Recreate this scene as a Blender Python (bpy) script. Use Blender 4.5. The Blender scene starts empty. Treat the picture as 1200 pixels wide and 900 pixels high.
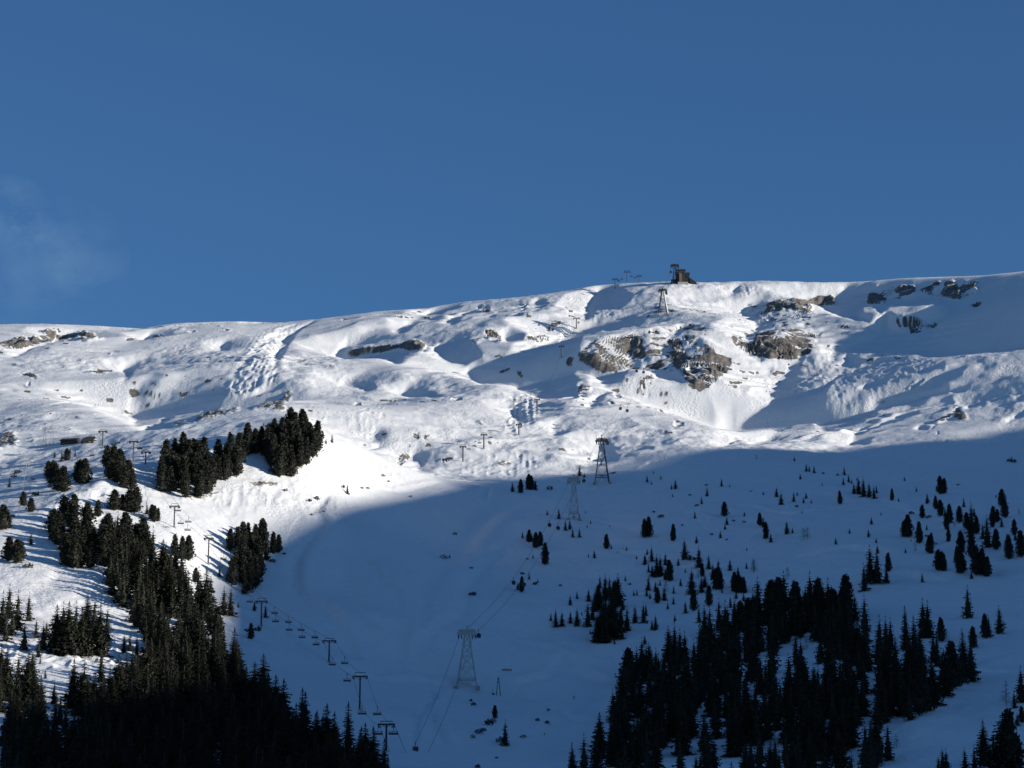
# Sunlit alpine ski slope with a gondola, chairlift and dark conifers, low winter sun from the right
import bpy, bmesh, math, random, time
import numpy as np
from mathutils import Vector, Matrix
T0 = time.time()
R = math.radians
scene = bpy.context.scene

# ---------------------------------------------------------------- camera, sky, sun, exposure
FPX = 3402.0                      # focal length in photo pixels (photo 1200 x 900)
PITCH = R(15.0)
cam_data = bpy.data.cameras.new('camera')
cam = bpy.data.objects.new('camera', cam_data)
scene.collection.objects.link(cam)
cam_data.sensor_width = 36.0
cam_data.lens = 36.0 * FPX / 1200.0
cam_data.clip_start = 1.0
cam_data.clip_end = 40000.0
cam.location = (0, 0, 2.0)
cam.rotation_euler = (R(90) + PITCH, 0, 0)
scene.camera = cam

SUN_EL, SUN_AZ = R(9.0), R(18.0)  # elevation; angle from straight right (+X) towards the viewer (-Y)
S = np.array([math.cos(SUN_EL)*math.cos(SUN_AZ), -math.cos(SUN_EL)*math.sin(SUN_AZ), math.sin(SUN_EL)])
sun_data = bpy.data.lights.new('sun', 'SUN')
sun_data.energy = 4.35
sun_data.angle = R(0.53)
sun_data.color = (1.0, 0.93, 0.82)
sun = bpy.data.objects.new('sun', sun_data)
scene.collection.objects.link(sun)
sun.rotation_euler = Vector(S).to_track_quat('Z', 'Y').to_euler()

world = bpy.data.worlds.new('World')
scene.world = world
world.use_nodes = True
wn, wl = world.node_tree.nodes, world.node_tree.links
bg = wn['Background']
sky = wn.new('ShaderNodeTexSky')
sky.sky_type = 'NISHITA'
sky.sun_disc = False
sky.sun_elevation = SUN_EL
sky.sun_rotation = math.atan2(S[0], S[1])
sky.altitude = 1600
sky.air_density = 1.0
sky.dust_density = 0.0
sky.ozone_density = 4.8
# two faint wisps of cloud low on the left
wtc = wn.new('ShaderNodeTexCoord')
wmap = wn.new('ShaderNodeMapping'); wmap.inputs['Scale'].default_value = (44, 44, 60); wl.new(wtc.outputs['Generated'], wmap.inputs[0])
wno = wn.new('ShaderNodeTexNoise'); wno.inputs['Scale'].default_value = 1.0; wno.inputs['Detail'].default_value = 6; wno.inputs['Roughness'].default_value = 0.6; wno.inputs['Distortion'].default_value = 0.2
wl.new(wmap.outputs[0], wno.inputs['Vector'])
def wmath(op, a, b=None, clamp=False):
    m = wn.new('ShaderNodeMath'); m.operation = op; m.use_clamp = clamp
    for k, x in enumerate((a, b)):
        if x is None: continue
        if isinstance(x, (int, float)): m.inputs[k].default_value = x
        else: wl.new(x, m.inputs[k])
    return m.outputs[0]
def wisp(u, v, size, gain):
    d = Vector(((u-600)/FPX, math.cos(PITCH)-(450-v)/FPX*math.sin(PITCH), math.sin(PITCH)+(450-v)/FPX*math.cos(PITCH))).normalized()
    vm = wn.new('ShaderNodeVectorMath'); vm.operation = 'DISTANCE'; wl.new(wtc.outputs['Generated'], vm.inputs[0]); vm.inputs[1].default_value = d
    f = wmath('SUBTRACT', 1.0, wmath('DIVIDE', vm.outputs['Value'], size), True)
    g = wmath('MULTIPLY', wmath('SUBTRACT', wno.outputs[0], 0.41, True), gain)
    return wmath('MULTIPLY', wmath('POWER', f, 0.7), g)
wsum = wmath('MINIMUM', wmath('ADD', wmath('ADD', wisp(78, 305, 0.022, 1.1), wisp(12, 252, 0.014, 1.6)), wisp(-20, 350, 0.020, 0.7)), 0.35)
wmix = wn.new('ShaderNodeMixRGB'); wl.new(wsum, wmix.inputs[0]); wl.new(sky.outputs[0], wmix.inputs[1]); wmix.inputs[2].default_value = (1.7, 2.8, 4.2, 1)
wl.new(wmix.outputs[0], bg.inputs[0])
bg.inputs[1].default_value = 0.087

scene.render.engine = 'CYCLES'
scene.cycles.diffuse_bounces = 1
scene.view_settings.view_transform = 'Standard'
scene.view_settings.look = 'None'
scene.view_settings.gamma = 1.0
scene.view_settings.exposure = 0.55
NCOL, STEP0, STEP1 = 1050, 1.7, 3.0
# ---------------------------------------------------------------- terrain as a height field z(x, y)
CZ = 2.0
cP, sP = math.cos(PITCH), math.sin(PITCH)
def ray(u, v):
    a = (np.asarray(u, float) - 600.0)/FPX; b = (450.0 - np.asarray(v, float))/FPX
    return a, cP - b*sP, sP + b*cP
def at_y(u, v, y):
    dx, dy, dz = ray(u, v)
    t = np.asarray(y, float)/dy
    return t*dx, t*dy, CZ + t*dz
def project(x, y, z):
    zz = z - CZ
    fw = y*cP + zz*sP; up = -y*sP + zz*cP
    return 600.0 + FPX*x/fw, 450.0 - FPX*up/fw

# survey points: (column, row) of the view and distance in metres
CTRL = [
 (0,900,880),(200,900,885),(400,900,905),(450,880,960),(500,890,1060),(550,900,1130),(650,900,1140),(750,900,1050),(900,900,1000),(1040,905,1080),(1200,900,1010),
 (545,808,1400),(450,800,1350),(380,775,1340),(420,832,1200),(452,880,1090),(330,740,1390),(300,700,1460),(200,760,1250),(0,780,1150),(100,740,1270),
 (0,680,1330),(150,660,1400),(0,600,1500),(150,590,1560),(200,620,1500),(0,545,1690),(150,540,1700),(320,510,1735),(370,500,1755),(390,540,1740),(400,570,1700),
 (330,590,1630),(350,640,1560),(300,650,1530),
 (43,525,1740),(93,517,1750),(140,513,1760),(183,506,1765),(233,497,1765),(283,487,1770),(333,482,1780),(370,487,1790),(383,513,1790),(427,537,1840),(467,547,1910),(513,558,2010),
 (50,532,1950),(150,524,1960),(250,508,1970),(340,494,1990),(400,535,2020),
 (50,518,2200),(140,508,2230),(240,488,2260),(340,474,2260),(400,512,2180),(450,540,2120),(520,551,2130),
 (450,650,1590),(450,720,1455),(420,600,1700),(520,620,1745),(520,700,1530),(600,600,1880),(600,680,1630),(600,740,1510),(640,820,1390),(560,563,2040),(620,562,2110),
 (700,556,2120),(800,534,2180),(900,529,2200),(1000,527,2230),(1100,515,2270),(1200,507,2290),(800,600,1880),(800,680,1640),(800,740,1480),(750,820,1310),
 (900,620,1800),(900,700,1580),(1000,600,1850),(1000,680,1610),(1100,600,1820),(1100,700,1540),(1200,600,1780),(1200,700,1500),(1000,780,1300),(1130,790,1290),(1200,800,1230),(1060,865,1140),
 (50,450,2600),(150,450,2620),(250,440,2640),(330,440,2640),(450,480,2450),(450,420,2750),(600,480,2420),(600,420,2650),(700,500,2320),(700,430,2600),(740,380,2850),
 (820,460,2480),(820,390,2720),(930,420,2650),(930,380,2800),(900,488,2440),(1000,400,2770),(1000,460,2500),(920,450,2600),(1100,420,2600),(1100,470,2420),(1200,420,2480),(1290,420,2440),(1200,470,2370),
 (1100,350,2800),(1000,345,2940),(960,362,2930),(1200,350,2650),(1300,340,2600),(600,375,2930),(300,405,2880),(100,415,2850)]
SKY = [(-400,388),(0,380),(50,379),(100,381),(165,385),(200,379),(270,376),(330,378),(380,373),(440,365),(500,361),(540,354),(600,349),(650,343),(695,335),(730,332),(780,330),(830,331),(900,329),(960,331),(1010,330),(1060,326),(1150,323),(1200,318),(1600,300)]
def ridge_y(u): return float(np.interp(u, [900,1200,1400],[3060,2860,2800]))
cx, cy, cz = [], [], []
for (u, v, y) in CTRL:
    X = at_y(u, v, y); cx.append(X[0]); cy.append(X[1]); cz.append(X[2])
for (u, v) in SKY[1:-1:2]:
    X = at_y(u, v+1.5, ridge_y(u)); cx.append(X[0]); cy.append(X[1]); cz.append(X[2])
    X = at_y(u, v+1.5, ridge_y(u)); cx.append(X[0]); cy.append(3400); cz.append(X[2]+45)
    cx.append(X[0]); cy.append(4200); cz.append(X[2]+60)
# surroundings outside the view: valley floor, flanks
for (x, y, z) in [(-400,0,-6),(0,0,0),(400,0,4),(-300,450,30),(0,450,34),(300,450,36),(-900,900,80),(900,900,150),(-900,1700,330),(900,1700,400),(-1000,2400,560),(1000,2400,640),
                  (-1100,3050,885),(1100,3050,940),(0,250,12),(-500,1300,230),(620,1300,240),(520,2000,455),(-620,2000,455)]:
    cx.append(x); cy.append(y); cz.append(z)
cx, cy, cz = np.array(cx), np.array(cy), np.array(cz)
SC = 500.0
def tps_k(d2): return 0.5*d2*np.log(d2 + 1e-9)
def tps_fit(x, y, z, lam):
    n = len(x)
    K = tps_k(((x[:,None]-x)**2 + (y[:,None]-y)**2)/SC**2) + lam*np.eye(n)
    P = np.c_[np.ones(n), x/SC, y/SC]
    A = np.block([[K, P], [P.T, np.zeros((3,3))]])
    return np.linalg.solve(A, np.r_[z, 0, 0, 0])
TPSW = tps_fit(cx, cy, cz, 2e-4)
def base_z(x, y):
    out = TPSW[-3] + TPSW[-2]*x/SC + TPSW[-1]*y/SC
    for i in range(len(cx)):
        out = out + TPSW[i]*tps_k(((x-cx[i])**2 + (y-cy[i])**2)/SC**2)
    return out

# ---- which parts of the slope turn away from the sun: outlines surveyed in the view (x0, y0, scale, points)
def PO(ox, oy, s, pts): return [(ox + a/s, oy + b/s) for a, b in pts]
SHADE = [
 PO(0,360,6,[(845,415),(870,395),(965,398),(975,410),(930,450),(895,510),(878,528),(875,480),(880,460),(855,450)]),
 PO(0,360,6,[(912,590),(935,568),(1000,575),(1040,600),(1040,640),(1000,672),(940,684),(915,670)]),
 PO(0,300,3,[(436,545),(470,530),(540,513),(600,500),(650,490),(720,488),(790,480),(800,490),(760,520),(700,545),(620,570),(560,580),(500,595),(465,597),(468,585),(455,570)]),
 PO(0,300,3,[(508,600),(560,585),(640,555),(740,525),(830,505),(920,475),(990,456),(1000,462),(900,495),(800,525),(700,550),(620,570),(565,590),(562,615),(510,615)]),
 PO(200,340,6,[(1020,220),(1000,222),(910,265),(870,300),(760,352),(795,365),(805,395),(720,445),(740,465),(720,475),(750,490),(748,600),(752,500),(790,440),(830,390),(870,330),(920,280),(970,245)]),
 PO(200,340,6,[(330,400),(360,385),(390,395),(420,420),(400,440),(340,445)]),
 PO(200,340,6,[(1140,470),(1180,400),(1250,370),(1250,480),(1190,485)]),
 PO(400,340,6,[(370,300),(430,240),(500,215),(600,205),(520,240),(480,280),(450,310),(390,318)]),
 PO(400,340,6,[(570,170),(620,140),(720,120),(830,97),(860,110),(830,125),(700,165),(620,175)]),
 PO(400,340,6,[(720,230),(770,190),(900,140),(960,125),(940,145),(850,180),(820,220),(780,245)]),
 PO(400,340,6,[(0,490),(0,400),(60,450),(260,440),(470,400),(560,430),(480,450),(420,480),(400,520),(370,520),(330,500),(260,485),(100,490)]),
 PO(400,340,6,[(0,370),(150,345),(350,335),(360,350),(260,360),(240,385),(100,400),(0,400)]),
 PO(400,340,6,[(0,640),(100,650),(200,650),(240,670),(240,700),(190,718),(100,690),(0,670)]),
 PO(400,340,6,[(408,740),(430,695),(480,685),(560,720),(700,735),(740,750),(640,760),(480,760)]),
 PO(400,340,6,[(640,400),(760,360),(880,345),(900,370),(960,410),(990,470),(900,510),(870,530),(800,520),(720,500),(690,470)]),
 PO(520,320,6,[(400,430),(440,405),(560,410),(570,440),(550,470),(480,485),(420,480)]),
 PO(520,320,6,[(620,215),(660,172),(700,180),(730,205),(700,235),(670,240)]),
 PO(520,320,6,[(980,290),(990,240),(1040,160),(1080,120),(1200,90),(1260,110),(1330,170),(1240,250),(1060,260),(1040,310),(1000,330),(985,310)]),
 # the big hollow left of the rocky nose
 PO(520,320,6,[(150,700),(165,685),(400,595),(620,510),(690,470),(800,440),(850,410),(1000,375),(1200,325),(1330,290),(1420,280),(1400,330),(1300,360),(1230,400),(1160,410),(1120,405),(960,460),(940,560),(1090,700),(1140,700),(1200,720),(1180,790),(1130,805),(1050,720),(920,705),(905,720),(950,770),(940,870),(780,890),(690,890),(560,840),(510,830),(490,800),(430,790),(230,780)]),
 PO(680,320,6,[(0,690),(150,695),(250,695),(340,670),(330,600),(300,560),(330,500),(370,460),(390,560),(430,650),(530,675),(660,680),(560,700),(545,760),(520,720),(480,690),(330,680),(290,760),(180,800),(120,720)]),
 PO(680,320,6,[(560,560),(600,500),(640,500),(650,590),(700,690),(760,770),(720,775),(620,760),(560,745),(520,700),(620,680),(640,620)]),
 PO(680,320,6,[(640,420),(680,380),(790,360),(850,390),(760,405),(680,440)]),
 PO(560,440,6,[(215,240),(260,215),(320,230),(330,280),(310,330),(270,320),(225,280)]),
 PO(560,440,6,[(520,340),(545,335),(590,400),(570,415),(545,400)]),
 PO(560,440,6,[(790,190),(850,140),(890,150),(830,210),(790,240)]),
 PO(560,440,6,[(810,480),(850,465),(930,490),(1000,540),(980,600),(900,615),(840,600),(800,580),(845,550),(840,510)]),
 PO(720,420,6,[(730,410),(790,370),(840,360),(830,400),(770,440),(735,430)]),
 PO(840,310,6,[(95,185),(120,160),(160,150),(150,190),(110,195)]),
 PO(840,310,6,[(150,330),(210,285),(330,270),(360,330),(290,390),(400,380),(390,440),(280,470),(270,540),(180,520),(270,440),(270,400),(230,390)]),
 PO(840,310,6,[(140,580),(270,600),(280,650),(330,610),(350,640),(300,690),(350,740),(410,700),(380,790),(310,710),(290,660),(230,640)]),
 # bowl on the right
 PO(1000,310,6,[(-220,245),(-200,215),(-130,205),(-60,160),(30,130),(150,160),(300,130),(420,150),(560,130),(640,115),(740,150),(880,105),(960,85),(1060,65),(1150,45),(1380,20),(1380,610),(1150,600),(1060,590),(950,610),(800,635),(580,650),(430,615),(300,610),(0,612),(-160,610),(-90,550),(0,510),(90,465),(120,430),(230,355),(300,390),(390,390),(640,285),(540,290),(250,290),(230,320),(190,350),(140,300),(60,310),(60,350),(140,370),(110,405),(0,390),(-90,360),(-150,340),(-260,280)]),
 PO(840,300,3.3333,[(0,668),(60,645),(130,610),(190,580),(210,555),(215,510),(260,470),(290,410),(320,390),(350,375),(345,400),(310,450),(300,540),(340,530),(420,500),(480,460),(450,490),(420,540),(420,580),(440,600),(500,620),(560,600),(640,570),(740,530),(760,505),(790,510),(880,470),(960,440),(950,470),(890,500),(900,540),(850,550),(750,570),(640,610),(540,660),(420,690),(380,660),(300,670),(240,690),(200,680),(100,690),(0,680)]),
 PO(1000,420,6,[(40,210),(80,180),(180,150),(240,155),(180,190),(90,215)]),
 PO(840,310,6,[(860,680),(900,620),(1010,640),(1060,660),(980,720),(890,725)]),
 PO(1000,420,6,[(420,105),(530,60),(630,20),(620,50),(520,100),(450,120)]),
 PO(1000,420,6,[(-60,590),(0,560),(0,510),(200,450),(440,378),(460,385),(340,430),(180,475),(60,530),(-20,570)]),
 PO(1000,420,6,[(430,495),(470,475),(530,485),(520,510),(470,512)]),
 PO(1000,420,6,[(790,340),(840,320),(980,325),(860,345),(800,360)]),
 PO(1000,420,6,[(1060,460),(1120,415),(1230,350),(1260,400),(1180,420)]),
 PO(840,430,6,[(10,552),(110,520),(210,482),(190,500),(90,548),(40,560)]),
 PO(840,430,6,[(240,550),(330,505),(440,510),(520,480),(450,520),(330,540)]),
 PO(840,430,6,[(890,550),(960,510),(1090,500),(1060,545),(950,555)]),
 PO(400,440,6,[(190,420),(225,360),(290,420),(290,450),(270,485),(420,425),(380,450),(280,500),(220,522),(185,515),(250,480),(210,465)]),
 PO(400,440,6,[(470,510),(510,508),(600,550),(600,590),(570,640),(560,680),(545,660),(535,620),(480,600)]),
 PO(0,360,6,[(100,360),(150,320),(240,280),(240,290),(150,340)]),
 PO(0,360,6,[(380,260),(400,200),(520,190),(520,225),(440,240)]),
 PO(0,360,6,[(985,230),(1040,180),(1090,200),(1080,220),(1030,230)]),
 PO(260,470,6,[(610,820),(650,760),(690,680),(760,590),(740,660),(690,770),(640,860),(620,900)]),
]
GRAZE = [
 [(-60,560),(0,540),(43,530),(140,518),(233,502),(333,487),(335,500),(250,525),(190,545),(150,548),(120,562),(60,592),(0,605),(-60,610)],
 PO(0,360,6,[(0,640),(60,600),(130,610),(400,660),(400,700),(200,740),(0,690)]),
 PO(0,360,6,[(250,790),(400,745),(500,730),(480,750),(300,810),(230,825)]),
 PO(0,300,3,[(600,300),(700,310),(830,300),(890,305),(880,330),(820,350),(700,350),(600,345)]),
 PO(0,300,3,[(500,460),(640,440),(780,455),(790,480),(650,490),(540,500),(520,480)]),
 PO(0,300,3,[(540,590),(700,560),(850,520),(1000,480),(1000,540),(850,555),(700,590),(560,615)]),
 PO(200,340,6,[(740,530),(830,400),(1000,370),(1200,370),(1200,400),(1150,460),(1100,500),(1000,470),(850,520)]),
 PO(400,340,6,[(0,490),(260,485),(340,510),(360,600),(300,640),(0,640)]),
 PO(400,340,6,[(360,520),(420,460),(600,430),(690,490),(700,560),(560,650),(420,640),(370,590)]),
 PO(400,340,6,[(300,330),(440,320),(600,330),(700,290),(900,270),(1000,290),(900,340),(760,350),(640,395),(540,370),(400,350)]),
 PO(680,320,6,[(260,250),(420,200),(560,250),(700,230),(900,220),(1150,190),(1180,230),(1000,250),(800,270),(640,310),(480,350),(420,400),(350,380),(300,340)]),
 PO(840,310,6,[(540,800),(600,700),(720,600),(830,570),(860,620),(880,720),(800,760),(700,830),(620,900),(540,900)]),
 PO(840,310,6,[(880,720),(1040,700),(1200,620),(1500,650),(1560,720),(1400,780),(1240,830),(1080,850),(960,900),(860,850)]),
 PO(400,440,6,[(60,280),(200,220),(330,190),(400,240),(440,400),(300,450),(260,380),(180,420),(80,380)]),
 PO(560,440,6,[(450,200),(560,170),(660,200),(640,260),(520,250)]),
 PO(560,440,6,[(950,320),(1000,270),(1090,330),(1090,390),(1010,390)]),
 PO(720,420,6,[(350,300),(370,220),(400,300),(560,300),(400,400),(360,380)]),
 PO(720,420,6,[(780,360),(900,280),(1080,260),(1080,320),(900,390),(800,440)]),
 PO(1000,420,6,[(700,240),(900,120),(1240,120),(1240,320),(1000,330),(760,300)]),
]
FOREHILL = [(-300,560),(0,535),(43,525),(93,517),(140,513),(183,506),(233,497),(283,487),(333,482),(370,487),(383,513),(427,537),(467,547),(513,558),(535,566),(560,700),(540,1000),(-300,1000)]

def fill(img, poly, val, s=2.0, ox=-300, oy=200):
    p = (np.array(poly, float) - (ox, oy))*s
    y0, y1 = int(max(0, p[:,1].min())), int(min(img.shape[0]-1, p[:,1].max()+1))
    x0, x1 = int(max(0, p[:,0].min())), int(min(img.shape[1]-1, p[:,0].max()+1))
    if y1 <= y0 or x1 <= x0: return
    yy, xx = np.mgrid[y0:y1+1, x0:x1+1]
    yy = yy+0.5; xx = xx+0.5
    ins = np.zeros(yy.shape, bool)
    j = len(p)-1
    for i in range(len(p)):
        a, b = p[i], p[j]
        if a[1] != b[1]:
            c = ((a[1] > yy) != (b[1] > yy)) & (xx < (b[0]-a[0])*(yy-a[1])/(b[1]-a[1]) + a[0])
            ins ^= c
        j = i
    sub = img[y0:y1+1, x0:x1+1]
    sub[ins] = val
MW, MH = 3600, 1600          # mask covers u -300..1500, v 200..1000 at 2 samples per pixel
def mask_img(items):
    m = np.zeros((MH, MW), np.float32)
    for poly, val in items: fill(m, poly, val)
    return m
def mask_at(m, u, v):
    i = np.clip(((v-200)*2).astype(int), 0, MH-1); j = np.clip(((u+300)*2).astype(int), 0, MW-1)
    return m[i, j]
CLS = mask_img([(p, 2) for p in GRAZE] + [(p, 1) for p in SHADE])      # 0 lit, 1 turned away, 2 grazing
LOWLINE = [(-300,860),(0,850),(150,830),(262,790),(272,740),(283,690),(310,655),(330,640),(350,603),(380,600),(433,590),(487,583),(530,573),(560,561),(597,564),(631,560),(668,563),(719,560),(758,542),(804,531),(843,529),(894,528),(909,532),(930,534),(954,530),(1008,528),(1038,523),(1062,519),(1110,516),(1170,514),(1200,505),(1280,490),(1500,470)]
LOW = mask_img([(LOWLINE + [(1500,1100),(-300,1100)], 1)])
FORE = mask_img([(FOREHILL, 1)])

# ---- grid whose rows run along the sun's ground direction
GA = SUN_AZ; cA, sA = math.cos(GA), math.sin(GA)
DG = 3.0
gp = np.arange(-520, 1651, DG); gq = np.arange(640, 3700, DG)
GPm, GQm = np.meshgrid(gp, gq)
GX = -GPm*cA + GQm*sA; GY = GPm*sA + GQm*cA
TE = math.tan(SUN_EL)
BASE = base_z(GX, GY)
def sky_fix(x, y, h):
    return h
def classify(h):
    u, v = project(GX, GY, h)
    c = mask_at(CLS, u, v)
    free = (mask_at(LOW, u, v) > 0) | (u < -60) | (u > 1262) | (v > 640) | (GY > 3080) | ((u > 975) & (v < 333.5 + (u < 1010)*4))
    free |= (mask_at(FORE, u, v) > 0) & (GY > 1930)     # hidden behind the near shoulder
    fore = (mask_at(FORE, u, v) > 0) & ~free
    return c, free, fore
def runlen(b):
    d = np.zeros(b.shape, np.float32); run = np.zeros(b.shape[0], np.float32)
    for i in range(b.shape[1]):
        run = np.where(b[:, i], run+1, 0); d[:, i] = run
    return d
def fft_smooth(d, L):
    d = d.astype(np.float32)
    D = np.concatenate([d, d[:, ::-1]], 1); D = np.concatenate([D, D[::-1]], 0)
    ky = np.fft.fftfreq(D.shape[0], DG)[:, None]; kx = np.fft.rfftfreq(D.shape[1], DG)[None]
    F = np.fft.rfft2(D)
    F *= 1.0/(1.0 + ((kx**2+14.0*ky**2)*L*L*6.0)**2)
    return np.fft.irfft2(F, D.shape)[:d.shape[0], :d.shape[1]]
def solve(iters=32):
    h = BASE.copy()
    sh = gp[None, :]*TE
    n = len(gp)
    u, v = project(GX, GY, BASE)
    a, fy, fz = ray(u, np.interp(u, [a for a, b in SKY], [b for a, b in SKY]))
    zlim = np.where((GY > 2300) & (GY < 3300), CZ + GY*fz/fy, 1e9)      # nothing rises above the skyline
    gslope = np.gradient(BASE, DG, axis=1) + TE
    for it in range(iters):
        c, free, fore = classify(h)
        s = (c == 1) & ~free
        eps = np.where(c == 2, 0.035, np.where(fore, 0.05, 0.15))*DG
        eps = np.where(free, 0, eps)
        da = runlen(s); db = runlen(s[:, ::-1])[:, ::-1]
        dep = np.minimum(np.minimum(da*0.07*DG, db*0.05*DG), 5.0) + 0.6
        g = h + sh
        f = g.copy(); b = g.copy()
        sm = np.maximum(np.where(s, 0.8, 0.47), gslope+0.09)*DG
        sm = np.where((c == 2) & fore, 0.12*DG, sm)
        sm = np.where((it >= iters-11) & ((c != 2) | ~fore), np.maximum(sm, 0.60*DG), sm)
        for i in range(1, n): f[:, i] = np.minimum(f[:, i], f[:, i-1] + sm[:, i])
        for i in range(n-2, -1, -1): b[:, i] = np.maximum(b[:, i], b[:, i+1] - sm[:, i+1])
        g = 0.5*(f+b)
        f = g.copy(); M = f[:, 0].copy()
        for i in range(1, n):
            x = f[:, i]
            lit = np.maximum(x, M + eps[:, i])
            sha = np.minimum(x, M - dep[:, i])
            x = np.where(free[:, i], x, np.where(s[:, i], sha, lit))
            f[:, i] = x
            M = np.where(s[:, i], M, np.where(free[:, i], np.maximum(M, x), x))
        b = g.copy(); m = np.full(g.shape[0], 1e9); e_prev = np.zeros(g.shape[0])
        for i in range(n-1, -1, -1):
            x = b[:, i]
            lit = np.minimum(x, m - e_prev)
            xs = np.minimum(x, m - dep[:, i])
            x = np.where(free[:, i], x, np.where(s[:, i], xs, lit))
            b[:, i] = x
            e_prev = np.where(s[:, i], e_prev, eps[:, i])
            m = np.where(s[:, i], m, np.where(free[:, i], 1e9, x))
        d = np.minimum(0.5*(f+b) - sh, zlim) - BASE
        L = 24.0*(1-it/(iters-1))**1.6 + 2.0
        d = fft_smooth(d, L)
        if it % 2: d = d - 0.3*fft_smooth(d, 120)
        h = BASE + d
    return h

H = solve()
print('solve', round(time.time()-T0, 1))

def cr(t):
    return (-0.5*t+t*t-0.5*t**3, 1-2.5*t*t+1.5*t**3, 0.5*t+2*t*t-1.5*t**3, -0.5*t*t+0.5*t**3)
DEL = H - BASE
wp = np.clip(np.minimum(gp-gp[0], gp[-1]-gp)/160.0, 0, 1); wq = np.clip(np.minimum(gq-gq[0], gq[-1]-gq)/160.0, 0, 1)
DEL = DEL*(wp*wp*(3-2*wp))[None]*(wq*wq*(3-2*wq))[:, None]
def relief(x, y):
    """solved relief, Catmull-Rom sampled"""
    p = -x*cA + y*sA; q = x*sA + y*cA
    fp = (p-gp[0])/DG; fq = (q-gq[0])/DG
    ins = (fp > 1) & (fp < len(gp)-3) & (fq > 1) & (fq < len(gq)-3)
    fp = np.clip(fp, 1, len(gp)-3.001); fq = np.clip(fq, 1, len(gq)-3.001)
    i = fp.astype(int); j = fq.astype(int); wi = cr(fp-i); wj = cr(fq-j)
    out = 0
    for b in range(4):
        r = 0
        for a in range(4):
            r = r + wi[a]*DEL[j+b-1, i+a-1]
        out = out + wj[b]*r
    return np.where(ins, out, 0)
_rng = np.random.default_rng(7)
_G = _rng.random((256, 256))*2-1
def vnoise(x, y):
    i = np.floor(x).astype(int); j = np.floor(y).astype(int); fx = x-i; fy = y-j
    sx = fx*fx*fx*(fx*(fx*6-15)+10); sy = fy*fy*fy*(fy*(fy*6-15)+10)
    a = _G[j & 255, i & 255]; b = _G[j & 255, (i+1) & 255]; c = _G[(j+1) & 255, i & 255]; d = _G[(j+1) & 255, (i+1) & 255]
    return (a+(b-a)*sx) + ((c+(d-c)*sx) - (a+(b-a)*sx))*sy
def fbm(x, y, lam, octs):
    o = 0; amp = 1.0
    for k in range(octs):
        ang = 0.6+k*1.1; ca, sa = math.cos(ang), math.sin(ang)
        o = o + amp*vnoise((x*ca+y*sa)/lam + 17.3*k, (-x*sa+y*ca)/lam + 5.1*k)
        lam *= 0.5; amp *= 0.5
    return o
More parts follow.
